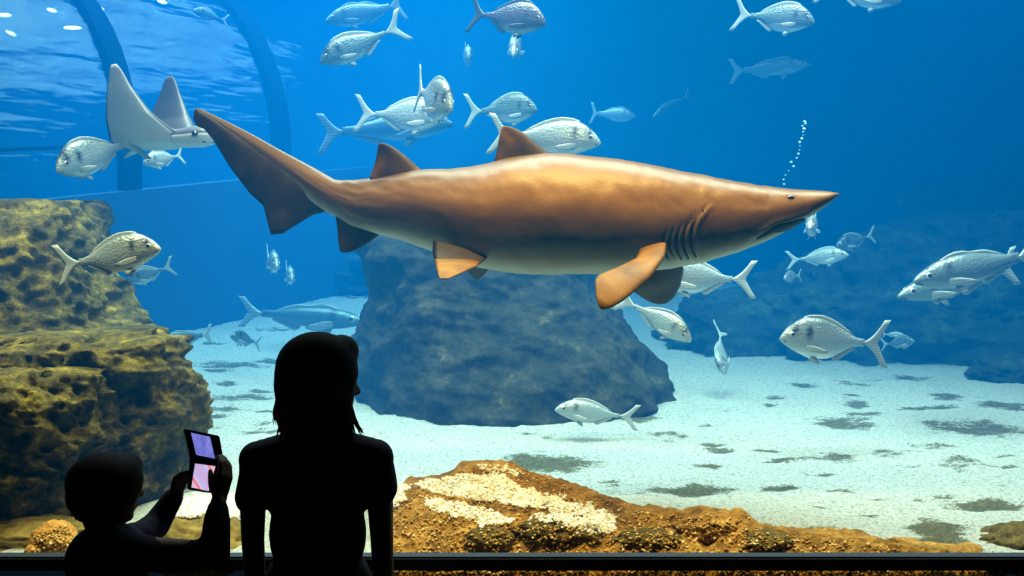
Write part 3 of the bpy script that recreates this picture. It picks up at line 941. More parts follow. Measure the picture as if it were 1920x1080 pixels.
fish((1716, 640), (1652, 646), (8.0, 8.2), 'blurred blue fish behind the tail of the left-facing bream', 'bream', 'teal_bream', 0.9, group=GH)
fish((1694, 627), (1655, 627), (7.9, 8.1), 'thin white fish beside the tail of the left-facing bream', 'bass', 'pale', 0.8, name='slender_fish', group=GH)
fish((520, 500), (500, 480), (8.3, 8.75), 'pale bluish fish turning in the haze below the tail fin', mat='pale', hs=0.95, group=GH)
fish((548, 524), (536, 506), (8.8, 9.2), 'smaller of the two pale fish below the tail fin', mat='pale', hs=0.95, group=GH)
fish((362, 20), (428, 40), (10.5, 10.8), 'very faint fish between the two tunnel ribs near the top', 'bream', 'teal_bream', 0.8, group=GH, detail=False)
fish((300, 640), (396, 626), (8.0, 8.3), 'greyish fish low over the sand beside the low shelf rock', 'bass', 'teal_bream', 1.3, name='slender_fish', group=GH)
fish((432, 630), (488, 644), (8.2, 8.5), 'grey fish nosing the sand left of the head of the woman', 'bream', 'teal_bream', 0.85, group=GH)
fish((690, 604), (452, 584), (9.2, 9.8), 'small shark lying on the sand at the back, left of the broad rock', 'bass', 'teal_bream', 0.72, name='resting_shark', cat='shark')

# ------------------------------------------------------------------ the big shark
SHY = 4.95
m = M['shark'] = new_mat('shark_skin', rough=0.40, spec=0.25)
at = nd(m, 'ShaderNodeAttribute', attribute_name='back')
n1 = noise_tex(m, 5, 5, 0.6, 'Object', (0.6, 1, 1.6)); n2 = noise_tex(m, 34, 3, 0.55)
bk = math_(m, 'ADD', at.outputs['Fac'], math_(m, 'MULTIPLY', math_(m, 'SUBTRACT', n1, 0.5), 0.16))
r_ = ramp(m, bk, [(0.05, (0.42, 0.40, 0.29)), (0.16, (0.20, 0.185, 0.115)), (0.30, (0.050, 0.036, 0.015)), (0.44, (0.060, 0.029, 0.006)), (0.64, (0.160, 0.073, 0.0095)), (0.82, (0.145, 0.064, 0.008)), (0.96, (0.075, 0.034, 0.005))])  # dark stops on the lower flank paint the underside's shade into the skin
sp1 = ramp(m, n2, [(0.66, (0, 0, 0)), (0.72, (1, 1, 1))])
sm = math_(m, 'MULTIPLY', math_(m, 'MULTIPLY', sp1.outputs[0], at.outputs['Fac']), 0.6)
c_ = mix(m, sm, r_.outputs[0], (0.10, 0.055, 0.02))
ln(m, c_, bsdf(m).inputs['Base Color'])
st_ = noise_tex(m, 20, 4, 0.65, 'Object', (2.2, 1, 0.35))
bump(m, math_(m, 'ADD', math_(m, 'MULTIPLY', st_, 0.7), noise_tex(m, 55, 4, 0.6)), 0.10, 0.01)
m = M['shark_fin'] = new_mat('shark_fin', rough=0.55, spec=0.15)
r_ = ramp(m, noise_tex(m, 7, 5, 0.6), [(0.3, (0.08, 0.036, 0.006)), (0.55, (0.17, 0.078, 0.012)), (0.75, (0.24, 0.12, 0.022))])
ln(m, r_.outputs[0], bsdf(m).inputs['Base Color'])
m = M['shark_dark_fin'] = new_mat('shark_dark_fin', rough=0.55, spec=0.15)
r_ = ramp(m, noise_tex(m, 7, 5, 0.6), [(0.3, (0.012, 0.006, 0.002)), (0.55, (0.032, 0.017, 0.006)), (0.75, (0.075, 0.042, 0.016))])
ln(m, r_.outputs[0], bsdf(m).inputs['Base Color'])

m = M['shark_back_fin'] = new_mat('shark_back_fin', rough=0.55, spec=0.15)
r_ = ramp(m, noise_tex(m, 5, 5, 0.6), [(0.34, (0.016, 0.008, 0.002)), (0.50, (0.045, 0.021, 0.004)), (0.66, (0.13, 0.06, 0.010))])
ln(m, r_.outputs[0], bsdf(m).inputs['Base Color'])

# stations along the spine: (x, y, half-height, half-width factor, tilt of the section)
TB_ = [(1573, 363, 367), (1566, 361, 371), (1550, 358.5, 384), (1530, 357, 398), (1500, 355.5, 417), (1460, 352, 440), (1420, 346, 459), (1380, 339, 474), (1330, 330, 489),
       (1280, 320, 500), (1200, 306, 510), (1120, 295, 514), (1040, 289, 514.5), (960, 296, 511), (900, 309, 503), (860, 315, 490),
       (800, 318, 467), (750, 325, 450), (700, 334, 437), (660, 338, 424), (625, 338, 402)]
stations = []
for x in np.concatenate([np.linspace(1573, 1500, 22), np.linspace(1497, 1330, 46), np.linspace(1327, 1200, 90), np.linspace(1196, 640, 110)]):
    t = smooth_interp([-x], [(-a, b) for a, b, c in TB_])[0]; b = smooth_interp([-x], [(-a, c) for a, b_, c in TB_])[0]
    stations.append((float(x), (t + b) / 2, max((b - t) / 2, 1.5), 0.0))
for x, y, h, tilt in [(622, 368, 32, 10), (600, 355, 30, 22), (575, 338, 26.5, 31), (550, 320, 23, 34), (525, 303.5, 20, 34), (500, 286.5, 17, 34), (475, 270, 15, 33),
                      (450, 254, 12.5, 32), (425, 238.5, 10, 31), (400, 223.5, 7.5, 30), (380, 212, 5.5, 29), (366, 205, 3.5, 28)]:
    stations.append((x, y, h, tilt))


def shark_y(x):
    return float(np.interp(x, [360, 620, 900, 1300, 1573], [5.32, 5.16, 4.99, 4.93, 4.84]))


def width_factor(x):
    return float(np.interp(x, [360, 500, 620, 700, 860, 1040, 1200, 1330, 1420, 1500, 1550, 1573], [.35, .42, .55, .66, .84, .88, .90, .95, 1.12, 1.5, 2.2, 2.6]))


GILLS = [(386, 488, 1318, 1283, 1304), (398, 490, 1298, 1269, 1290), (420, 490, 1270, 1256, 1276), (428, 489, 1254, 1244, 1263), (434, 487, 1240, 1233, 1250)]


def gill_x(k, py):   # five slits bowed towards the tail: top, bottom, then x at the top, middle and foot
    t, b, xt, xm, xb = GILLS[k]
    u = 2 * (py - t) / (b - t) - 1          # -1 top .. 1 foot
    return xm + (xb - xt) / 2 * u + ((xt + xb) / 2 - xm) * u * u, u


shark = empty('sand_tiger_shark', Matrix.Translation(P(1000, 400, SHY)))
tag(shark, 'big bronze shark with a pointed snout swimming to the right across the window', 'shark')
bpy.context.view_layer.update()
SI = shark.matrix_world.inverted()
SEG = 96
RINGS = {}


def ring_frame(x, y, h, tilt):
    Y = shark_y(x); s = Y / F
    c = P(x, y, Y); ti = math.radians(tilt)
    up = Vector((math.sin(ti), 0, math.cos(ti)))
    return c, up, h * s, h * s * width_factor(x)


def section(ca, sa, x):
    e = 1.0 - 0.07 * max(0.0, min(1.0, (x - 850) / 300))
    return math.copysign(abs(ca) ** e, ca), math.copysign(abs(sa) ** e, sa)


rings, back = [], []
for (x, y, h, tilt) in stations:
    c, up, hh, ww = ring_frame(x, y, h, tilt)
    ring = []
    for k in range(SEG):
        a = 2 * math.pi * k / SEG
        ca, sa = section(math.cos(a), math.sin(a), x)
        # flatter belly, slimmer back
        wy = ww * ca * (1.0 - 0.10 * sa)
        p = c + up * hh * sa + Vector((0, wy, 0))
        d = 0.0
        py_ = y - h * sa
        if 1200 < x < 1350 and 380 < py_ < 496:
            for kk in range(5):
                gx, gu = gill_x(kk, py_)
                if abs(gu) < 1 and abs(x - gx) < 30:
                    edge = (1 - gu * gu) ** 0.5; dx = x - gx
                    d -= 0.012 * edge * math.exp(-((dx + 1.0) / 3.0) ** 2)
                    d += (0.013 if kk < 2 else 0.008) * edge * math.exp(-((dx - 6) / 4.5) ** 2)
        # muscle folds behind the gills and a jaw crease
        if 1000 < x < 1240 and sa > -0.3:
            d += 0.0007 * math.sin(x * 0.5 + sa * 14) * max(0, 1 - abs(sa - 0.3) / 0.6) * min(1, (1240 - x) / 30) * min(1, (x - 1000) / 90)
        # mouth groove under the snout
        if 1390 < x < 1510:
            my = interp(x, [(1390, 452), (1405, 447), (1440, 426), (1470, 419), (1505, 409)])
            py = y - h * sa
            if abs(ca) > 0.05:
                g = math.exp(-((py - my - 3) / 5.0) ** 2)
                d -= 0.016 * g * min(1, (x - 1390) / 30)
                d += 0.007 * math.exp(-((py - my + 8) / 6.0) ** 2) * min(1, (x - 1390) / 30)
        # slack muscle under the skin
        if 560 < x < 1430:
            d += 0.006 * noise.noise(Vector((x / 62.0, sa * 2.4, 7.0))) + 0.0025 * noise.noise(Vector((x / 20.0 + sa * 1.5, sa * 5.0, 2.0)))
        # brow over the eye
        if 1440 < x < 1500 and 0.2 < sa:
            d += 0.004 * math.exp(-((y - h * sa - 367) / 5) ** 2) * math.exp(-((x - 1470) / 16) ** 2)
        n = Vector((0, ca, 0)) + up * sa
        p += n.normalized() * d
        ring.append(SI @ p)
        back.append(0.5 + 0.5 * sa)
    rings.append(ring)
V, Fc = rings_mesh(rings)
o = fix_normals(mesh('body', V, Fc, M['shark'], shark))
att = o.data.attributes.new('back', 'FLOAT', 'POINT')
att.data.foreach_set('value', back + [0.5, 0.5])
shark_body = o


def on_shark(px, py, side=-1, out=0.0):
    """A point on the flank of the shark (side -1 faces the window)."""
    xs_ = sorted(stations, key=lambda s: s[0])
    X = [s[0] for s in xs_]
    y = float(np.interp(px, X, [s[1] for s in xs_])); h = float(np.interp(px, X, [s[2] for s in xs_]))
    c, up, hh, ww = ring_frame(px, y, h, 0)
    sa = max(-0.98, min(0.98, (y - py) / h))
    a = math.asin(max(-1, min(1, math.copysign(abs(sa) ** (1 / 0.93), sa))))
    ca = math.cos(a) ** 0.93
    return SI @ (c + up * hh * sa + Vector((0, side * (ww * ca * (1 - 0.10 * sa) + out), 0)))


def strip(name, pts, half, mat, side, out, parent, label=None):
    """A narrow strip hugging the flank: pts = (px, py, half-width in px)."""
    n = len(pts); V = []; Fc = []
    for (x, y, hw, nx_, ny_) in pts:
        a = on_shark(x + nx_ * hw, y + ny_ * hw, side, out * 0.2); b = on_shark(x - nx_ * hw, y - ny_ * hw, side, out * 0.2)
        mm = on_shark(x, y, side, out)
        V += [a, mm, b]
    for i in range(n - 1):
        for k in range(2):
            Fc.append((i * 3 + k, i * 3 + k + 1, (i + 1) * 3 + k + 1, (i + 1) * 3 + k))
    o = mesh(name, V, Fc, mat, parent)
    sm_ = o.modifiers.new('solid', 'SOLIDIFY'); sm_.thickness = 0.004; sm_.offset = -1 if side < 0 else 1
    return o


for side in (-1, 1):
    for k in range(5):
        pts = []
        for i in range(15):
            t_, b_ = GILLS[k][0], GILLS[k][1]
            py = t_ + (b_ - t_) * (0.06 + 0.88 * i / 14)
            x, u = gill_x(k, py)
            pts.append((x - 1.2, py, 1.9 * (1 - u * u) + 0.4, 1.0, 0.0))
        strip('gill_slit', pts, 2, M['mouth'], side, -0.006, shark)
    pts = []
    for i in range(20):
        x = 1408 + (1504 - 1408) * i / 19
        py = interp(x, [(1400, 449), (1415, 441), (1440, 427.5), (1470, 421), (1504, 412)]) + 2
        hw = interp(x, [(1400, 1.2), (1430, 3.0), (1452, 8.0), (1485, 8.5), (1499, 6), (1504, 1)])
        pts.append((x, py, hw, 0.0, 1.0))
    strip('mouth', pts, 3, M['mouth'], side, -0.004, shark)
    e = on_shark(1471, 373, side, -0.004)
    bm = bmesh.new(); bmesh.ops.create_uvsphere(bm, u_segments=16, v_segments=10, radius=0.015)
    for v in bm.verts: v.co = Vector((v.co.x * 1.15, v.co.y * 0.7, v.co.z * 0.8)) + e
    me = bpy.data.meshes.new('eye'); bm.to_mesh(me); bm.free()
    me.polygons.foreach_set('use_smooth', [True] * len(me.polygons)); me.materials.append(M['eye'])
    eo = bpy.data.objects.new('eye', me); C.objects.link(eo); eo.parent = shark


def sfin(name, lead, trail, th, mat, normal=(0, 1, 0), n=14, label=None):
    """lead / trail: (px, py, Y) along the two edges, from root to tip."""
    L = resample([SI @ P(*q) for q in lead], n); T = resample([SI @ P(*q) for q in trail], n)
    ths = [th * (1 - 0.8 * i / (n - 1)) for i in range(n)]
    o = fin(name, L, T, Vector(normal), ths, M[mat], shark)
    if label: o['label'] = label
    return o


Yd = lambda x: shark_y(x)
q = Yd(980)
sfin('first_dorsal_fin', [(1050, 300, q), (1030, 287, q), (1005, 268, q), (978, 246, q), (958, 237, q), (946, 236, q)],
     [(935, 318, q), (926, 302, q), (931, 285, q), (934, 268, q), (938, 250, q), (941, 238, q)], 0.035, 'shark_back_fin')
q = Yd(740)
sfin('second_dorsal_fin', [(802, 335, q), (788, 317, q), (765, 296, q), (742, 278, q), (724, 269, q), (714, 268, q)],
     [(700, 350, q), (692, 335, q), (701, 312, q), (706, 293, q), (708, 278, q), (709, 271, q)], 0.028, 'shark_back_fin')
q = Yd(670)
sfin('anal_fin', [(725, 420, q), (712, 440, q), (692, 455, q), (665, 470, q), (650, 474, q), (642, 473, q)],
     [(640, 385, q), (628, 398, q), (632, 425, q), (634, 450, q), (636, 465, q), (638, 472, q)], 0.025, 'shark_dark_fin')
# caudal fin: from the tip of the upper lobe down to the peduncle
ca_l = [(366, 203), (376, 209), (385, 214), (405, 226), (430, 242), (465, 264), (500, 287), (520, 300), (535, 310), (552, 321), (575, 338), (605, 358)]
ca_t = [(362, 222), (368, 236), (383, 242), (401, 264), (430, 312), (468, 362), (494, 386), (501, 415), (508, 440), (530, 438), (586, 403), (620, 395)]
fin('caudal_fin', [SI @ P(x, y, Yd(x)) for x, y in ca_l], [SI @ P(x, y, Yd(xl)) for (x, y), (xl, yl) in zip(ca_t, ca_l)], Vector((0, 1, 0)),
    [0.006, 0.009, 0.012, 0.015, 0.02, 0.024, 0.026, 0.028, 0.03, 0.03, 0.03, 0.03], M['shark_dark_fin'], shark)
# paired fins: near ones spread towards the window, far ones away
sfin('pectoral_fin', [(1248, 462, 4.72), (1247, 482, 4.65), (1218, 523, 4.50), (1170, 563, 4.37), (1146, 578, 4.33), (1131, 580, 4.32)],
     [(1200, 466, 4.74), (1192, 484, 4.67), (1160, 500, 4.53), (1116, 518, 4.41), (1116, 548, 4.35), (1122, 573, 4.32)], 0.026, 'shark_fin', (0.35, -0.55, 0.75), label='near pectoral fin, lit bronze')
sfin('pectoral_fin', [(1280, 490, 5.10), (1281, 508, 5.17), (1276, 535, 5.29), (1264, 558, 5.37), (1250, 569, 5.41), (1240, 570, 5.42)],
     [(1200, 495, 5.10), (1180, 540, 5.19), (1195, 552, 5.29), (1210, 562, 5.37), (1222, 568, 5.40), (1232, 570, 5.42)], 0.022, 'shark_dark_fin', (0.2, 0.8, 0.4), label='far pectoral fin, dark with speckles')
sfin('pelvic_fin_base', [(918, 480, 4.86), (908, 488, 4.81), (899, 496, 4.77)], [(812, 450, 4.88), (811, 470, 4.84), (814, 489, 4.79)], 0.022, 'shark_dark_fin', (0.1, -0.9, 0.3), label='root of the near pelvic fin, coloured dark for its shade')  # fin root in shade, its darkness put into the skin colour
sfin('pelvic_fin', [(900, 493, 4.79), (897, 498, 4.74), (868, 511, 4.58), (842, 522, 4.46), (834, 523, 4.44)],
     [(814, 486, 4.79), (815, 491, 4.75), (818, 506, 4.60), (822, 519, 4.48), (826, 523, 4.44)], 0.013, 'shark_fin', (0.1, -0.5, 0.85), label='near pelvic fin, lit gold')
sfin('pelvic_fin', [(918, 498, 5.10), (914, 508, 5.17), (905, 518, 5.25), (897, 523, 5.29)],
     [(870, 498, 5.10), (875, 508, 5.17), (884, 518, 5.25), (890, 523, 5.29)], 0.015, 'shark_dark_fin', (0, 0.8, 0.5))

# ------------------------------------------------------------------ the ray
m = M['ray'] = new_mat('ray_skin', rough=0.42, spec=0.5)
at = nd(m, 'ShaderNodeAttribute', attribute_name='back')
n1 = noise_tex(m, 6, 4, 0.6)
bk = math_(m, 'ADD', at.outputs['Fac'], math_(m, 'MULTIPLY', math_(m, 'SUBTRACT', n1, 0.5), 0.2))
r_ = ramp(m, bk, [(0.42, (0.66, 0.64, 0.58)), (0.52, (0.36, 0.34, 0.32)), (0.58, (0.05, 0.045, 0.05))])
ln(m, r_.outputs[0], bsdf(m).inputs['Base Color'])
RY = 6.35
heading = math.radians(-20)
ax = Vector((math.cos(heading), math.sin(heading), 0.06)).normalized()
lat = Vector((0, 0, 1)).cross(ax).normalized(); upv = ax.cross(lat)
ray = empty('eagle_ray')
ray.matrix_world = Matrix.Translation(P(298, 268, RY)) @ Matrix((ax, lat, upv)).transposed().to_4x4()
tag(ray, 'ray with a white belly and raised wings beside the tail of the shark', 'ray')
sx_, bk_ = 0.50, []
rings = []
NS = 49
for i in range(NS):
    s = -1 + 2 * i / (NS - 1); u = abs(s)
    lead = interp(u, [(0, .28), (.10, .26), (.25, .185), (.5, .085), (.75, .01), (.92, -.03), (1, -.06)])
    trail = interp(u, [(0, -.27), (.12, -.28), (.3, -.245), (.55, -.20), (.8, -.145), (.95, -.115), (1, -.095)])
    th = 0.055 * (1 - u) ** 1.2 + 0.004
    # wings: horizontal by the body, sweeping up to nearly upright
    yy = math.copysign(interp(u, [(0, 0), (.2, .10), (.45, .175), (.7, .215), (1, .245)]), s)
    zz = interp(u, [(0, 0), (.2, .03), (.45, .14), (.7, .27), (1, .425)])
    du = 0.02
    ny = interp(u, [(0, 0), (.25, .35), (.5, .85), (1, .95)]); nrm = Vector((0, -math.copysign(ny, s), math.sqrt(max(0.02, 1 - ny * ny)))).normalized()
    ring = []
    K = 14
    top, bot = [], []
    for k in range(K + 1):
        c = k / K
        f = (math.sin(math.pi * c ** 0.7)) ** 0.8 if 0 < c < 1 else 0.0
        p = Vector((lead + (trail - lead) * c, yy, zz))
        top.append((p + nrm * th * f, 0.62 if f > 0 else 0.55)); bot.append((p - nrm * th * f * 0.8, 0.0))
    allp = top + bot[1:-1][::-1]
    rings.append([p for p, b in allp]); bk_ += [b + 0.35 * (b > 0.5) for p, b in allp]
V, Fc = rings_mesh(rings)
o = fix_normals(mesh('body', V, Fc, M['ray'], ray))
att = o.data.attributes.new('back', 'FLOAT', 'POINT'); att.data.foreach_set('value', bk_ + [0.3, 0.3])
# head: blunt rounded lobe with eyes and a pale mouth
rings = []; bk_ = []
for i in range(18):
    t = i / 17
    x = 0.17 + 0.225 * t
    hw = interp(t, [(0, .12), (.5, .10), (.8, .082), (.95, .05), (1, .015)]); hh = interp(t, [(0, .055), (.5, .062), (.8, .055), (.95, .035), (1, .01)])
    ring = []
    for k in range(24):
        a = 2 * math.pi * k / 24
        ring.append(Vector((x, hw * math.cos(a), 0.012 + hh * math.sin(a)))); bk_.append(0.95 if math.sin(a) > 0.05 else 0.05)
    rings.append(ring)
V, Fc = rings_mesh(rings)
o = fix_normals(mesh('head', V, Fc, M['ray'], ray))
att = o.data.attributes.new('back', 'FLOAT', 'POINT'); att.data.foreach_set('value', bk_ + [0.5, 0.5])
for sd in (-1, 1):
    bm = bmesh.new(); bmesh.ops.create_uvsphere(bm, u_segments=12, v_segments=8, radius=0.018)
    for v in bm.verts: v.co += Vector((0.315, sd * 0.092, 0.018))
    me = bpy.data.meshes.new('eye'); bm.to_mesh(me); bm.free(); me.materials.append(M['eye'])
    eo = bpy.data.objects.new('eye', me); C.objects.link(eo); eo.parent = ray
    fin('pelvic_fin', [Vector((-.19, sd * .03, 0)), Vector((-.25, sd * .05, -.02)), Vector((-.31, sd * .07, -.05))],
        [Vector((-.19, sd * .11, 0)), Vector((-.25, sd * .12, -.03)), Vector((-.31, sd * .09, -.055))], Vector((0, 0, 1)), 0.006, M['pale_fin'], ray)
tube('mouth', [Vector((.34, -.06, -.026)), Vector((.372, 0, -.026)), Vector((.34, .06, -.026))], 0.007, M['mouth'], ray, 8)
tube('tail', [Vector((-.22, 0, 0)), Vector((-.4, .0, .01)), Vector((-.6, .02, .0)), Vector((-.8, .05, -.02))], [.016, .010, .006, .003], M['dark_fin'], ray, 8)

# ------------------------------------------------------------------ bubbles rising at the right
bubm = new_mat('bubble', (0.85, 0.95, 0.95), 0.15, 0.8)
rnd = random.Random(5)
nb = 0
for i in range(26):
    t = i / 25
    py = 228 + 190 * t ** 1.25
    px = interp(py, [(228, 1508), (260, 1505), (290, 1492), (320, 1480), (360, 1468), (420, 1450)]) + rnd.uniform(-5, 5) * (0.5 + t)
    r = rnd.uniform(1.4, 3.6) * (1 - 0.5 * t) / F * 7.6
    bm = bmesh.new(); bmesh.ops.create_icosphere(bm, subdivisions=2, radius=r)
    for v in bm.verts: v.co.z *= 0.8
    me = bpy.data.meshes.new('air_bubble'); bm.to_mesh(me); bm.free()
    me.polygons.foreach_set('use_smooth', [True] * len(me.polygons)); me.materials.append(bubm)
    o = bpy.data.objects.new('air_bubble', me); C.objects.link(o); o.location = P(px, py, 7.6 + rnd.uniform(-.15, .15))
    tag(o, 'white air bubble in the rising stream above the snout of the shark', 'bubble', 'bubbles rising at the right')

# ------------------------------------------------------------------ rail in front of the window
rail = empty('guard_rail', Matrix.Translation((0, 3.62, 0)))
tag(rail, 'black guard rail running along the foot of the window', 'railing')
zr = P(960, 1040, 3.62).z
zr2 = P(960, 1066, 3.62).z
box('top_bar', (-2.6, -0.03, zr2), (2.6, 0.03, zr), M['rail'], rail, 0.006)
for x in (-2.4, 2.4):
    box('post', (x - 0.03, -0.025, 0), (x + 0.03, 0.025, zr2), M['rail'], rail, 0.004)

# ------------------------------------------------------------------ people


_US = {}


def unit_sphere(u, v):
    if (u, v) not in _US:
        bm = bmesh.new(); bmesh.ops.create_uvsphere(bm, u_segments=u, v_segments=v, radius=1.0)
        bm.verts.index_update()
        _US[(u, v)] = (np.array([tuple(x.co) for x in bm.verts]), [tuple(x.index for x in f.verts) for f in bm.faces])
        bm.free()
    return _US[(u, v)]


def blob(name, prims, voxel, mat, parent, smooth_it=6):
    """One continuous surface from overlapping limbs: prims = ('chain', points, radii) or ('ell', centre, radii, rotation)."""
    VV, FF = [], []

    def add_sphere(c, r, rot=None, seg=18):
        V0, F0 = unit_sphere(seg, max(8, seg // 2))
        Q = V0 * np.array(r)
        if rot is not None: Q = Q @ np.array(rot).T
        b = sum(len(x) for x in VV)
        VV.append(Q + np.array(c))
        FF.extend([tuple(b + i for i in f) for f in F0])
    for pr in prims:
        if pr[0] == 'ell':
            add_sphere(Vector(pr[1]), pr[2], pr[3] if len(pr) > 3 else None, 28)
        else:
            pts = [Vector(p) for p in pr[1]]; rr = pr[2]
            fl = pr[3] if len(pr) > 3 else None
            dense, dr = [], []
            for i in range(len(pts) - 1):
                n = max(2, int((pts[i + 1] - pts[i]).length / (min(rr[i], rr[i + 1]) * 0.45)))
                for k in range(n):
                    dense.append(pts[i].lerp(pts[i + 1], k / n)); dr.append(rr[i] + (rr[i + 1] - rr[i]) * k / n)
            dense.append(pts[-1]); dr.append(rr[-1])
            for p, r in zip(dense, dr): add_sphere(p, (r, r * (fl or 1), r), None, 12)
    me = bpy.data.meshes.new(name); me.from_pydata(np.concatenate(VV).tolist(), [], FF); me.update()
    o = bpy.data.objects.new(name, me); C.objects.link(o)
    rm = o.modifiers.new('r', 'REMESH'); rm.mode = 'VOXEL'; rm.voxel_size = voxel
    s = o.modifiers.new('s', 'SMOOTH'); s.iterations = smooth_it; s.factor = 0.5
    bpy.context.view_layer.update()
    dg = bpy.context.evaluated_depsgraph_get()
    me2 = bpy.data.meshes.new_from_object(o.evaluated_get(dg))
    bpy.data.objects.remove(o)
    me2.name = name
    me2.polygons.foreach_set('use_smooth', [True] * len(me2.polygons))
    me2.materials.clear(); me2.materials.append(mat)
    ob = bpy.data.objects.new(name, me2); C.objects.link(ob)
    if parent:
        ob.parent = parent
        ob.matrix_parent_inverse = parent.matrix_world.inverted()
    return ob


M['skin'] = new_mat('skin', (0.12, 0.07, 0.048), 0.6, 0.2)
M['hair'] = new_mat('dark_hair', (0.008, 0.006, 0.005), 0.75, 0.12)
def cloth(name, c):
    m = new_mat(name, c, 0.9, 0.1)
    bump(m, noise_tex(m, 160, 2, 0.5), 0.2, 0.003)
    return m
M['shirt_w'] = cloth('dark_shirt', (0.015, 0.016, 0.03))
M['trouser_w'] = cloth('dark_trousers', (0.012, 0.012, 0.018))
M['shirt_c'] = cloth('dark_sweater', (0.014, 0.016, 0.035))
M['shoe'] = new_mat('dark_shoe', (0.01, 0.01, 0.01), 0.6, 0.3)
M['white_eye'] = new_mat('eye_white', (0.7, 0.7, 0.7), 0.3, 0.5)
M['lips'] = new_mat('lips', (0.32, 0.12, 0.10), 0.5, 0.3)


def hand(prims, wrist, palm_dir, side_dir, curl_dir, s=1.0, thumb_side=1, curl=1.0):
    """Palm with four unequal bent fingers and a thumb leaving the side of the palm. side_dir points from little finger to index."""
    d = Vector(palm_dir).normalized(); sd = Vector(side_dir).normalized(); cu = Vector(curl_dir).normalized()
    w = Vector(wrist)
    for k in range(4):
        o0 = w + sd * (0.027 - 0.018 * k) * s + d * 0.01 * s
        prims.append(('chain', [w + sd * (0.016 - 0.010 * k) * s, o0 + d * 0.075 * s], [0.015 * s, 0.0125 * s]))
        L = [0.036, 0.040, 0.037, 0.029][k] * s
        a = o0 + d * 0.078 * s
        c1, c2 = 0.45 * curl, 1.1 * curl
        b = a + (d * math.cos(c1) + cu * math.sin(c1)) * L
        c = b + (d * math.cos(c2) + cu * math.sin(c2)) * L * 0.72
        e = c + (d * math.cos(c2 + .5 * curl) + cu * math.sin(c2 + .5 * curl)) * L * 0.55
        prims.append(('chain', [a, b, c, e], [0.0098 * s, 0.0088 * s, 0.0080 * s, 0.0070 * s]))
    t0 = w + sd * 0.022 * s + d * 0.022 * s
    t1 = t0 + (sd * 0.75 + d * 0.55 + cu * 0.25).normalized() * 0.036 * s
    t2 = t1 + (sd * 0.2 + d * 0.85 + cu * 0.45).normalized() * 0.030 * s
    t3 = t2 + (d * 0.8 + cu * 0.6).normalized() * 0.022 * s
    prims.append(('chain', [t0, t1, t2, t3], [0.014 * s, 0.011 * s, 0.010 * s, 0.0082 * s]))


def head_prims(c, fwd, s, neck_base):
    """Head with jaw, nose, brow, lips and ears; c = centre of the skull, fwd = where the face looks."""
    f = Vector(fwd).normalized(); side = f.cross(Vector((0, 0, 1))).normalized(); up = side.cross(f)
    R = Matrix((side, f, up)).transposed()
    q = lambda a, b, cc: c + side * a * s + f * b * s + up * cc * s
    pr = [('ell', q(0, -.012, .015), (.074 * s, .092 * s, .088 * s), R), ('ell', q(0, .022, -.045), (.058 * s, .066 * s, .072 * s), R),
          ('ell', q(0, .056, -.092), (.026 * s, .024 * s, .020 * s), R), ('ell', q(0, .066, .012), (.05 * s, .022 * s, .02 * s), R),
          ('chain', [q(0, .082, .004), q(0, .100, -.026), q(0, .103, -.034)], [.008 * s, .0105 * s, .0125 * s]),
          ('ell', q(.011, .092, -.036), (.009 * s, .010 * s, .008 * s), R), ('ell', q(-.011, .092, -.036), (.009 * s, .010 * s, .008 * s), R),
          ('ell', q(0, .082, -.058), (.022 * s, .012 * s, .007 * s), R), ('ell', q(0, .080, -.070), (.020 * s, .012 * s, .008 * s), R),
          ('chain', [q(0, -.025, -.06), Vector(neck_base)], [.05 * s, .055 * s])]
    for sd in (-1, 1):
        pr.append(('ell', q(sd * .074, -.008, -.02), (.010 * s, .022 * s, .032 * s), R))
        pr.append(('ell', q(sd * .032, .062, -.03), (.024 * s, .022 * s, .02 * s), R))
    return pr, q, R


def eyes(q, R, s, parent):
    for sd in (-1, 1):
        bm = bmesh.new(); bmesh.ops.create_uvsphere(bm, u_segments=12, v_segments=8, radius=0.0115 * s)
        for v in bm.verts: v.co += q(sd * .031, .074, -.008)
        me = bpy.data.meshes.new('eye'); bm.to_mesh(me); bm.free(); me.materials.append(M['white_eye'])
        eo = bpy.data.objects.new('eye', me); C.objects.link(eo); eo.parent = parent; eo.matrix_parent_inverse = parent.matrix_world.inverted()
        bm = bmesh.new(); bmesh.ops.create_uvsphere(bm, u_segments=10, v_segments=6, radius=0.006 * s)
        for v in bm.verts: v.co += q(sd * .031, .0815, -.008)
        me = bpy.data.meshes.new('iris'); bm.to_mesh(me); bm.free(); me.materials.append(M['eye'])
        io = bpy.data.objects.new('iris', me); C.objects.link(io); io.parent = eo; io.matrix_parent_inverse = parent.matrix_world.inverted()


def strands(name, roots, mat, parent, r=0.004):
    """Hair tips: thin tapering locks."""
    bm_v, bm_f = [], []
    for pts in roots:
        pts = resample(pts, 5)
        rr = [r, r, r * .8, r * .5, r * .1]
        rings = []
        for p, a in zip(pts, rr):
            rings.append([p + Vector((math.cos(k * 1.2566) * a, math.sin(k * 1.2566) * a, 0)) for k in range(5)])
        V, Fc = rings_mesh(rings); b = len(bm_v)
        bm_v += V; bm_f += [tuple(b + i for i in f) for f in Fc]
    o = mesh(name, bm_v, bm_f, mat, parent)
    if parent: o.matrix_parent_inverse = parent.matrix_world.inverted()
    o['kind'] = 'stuff'
    return o


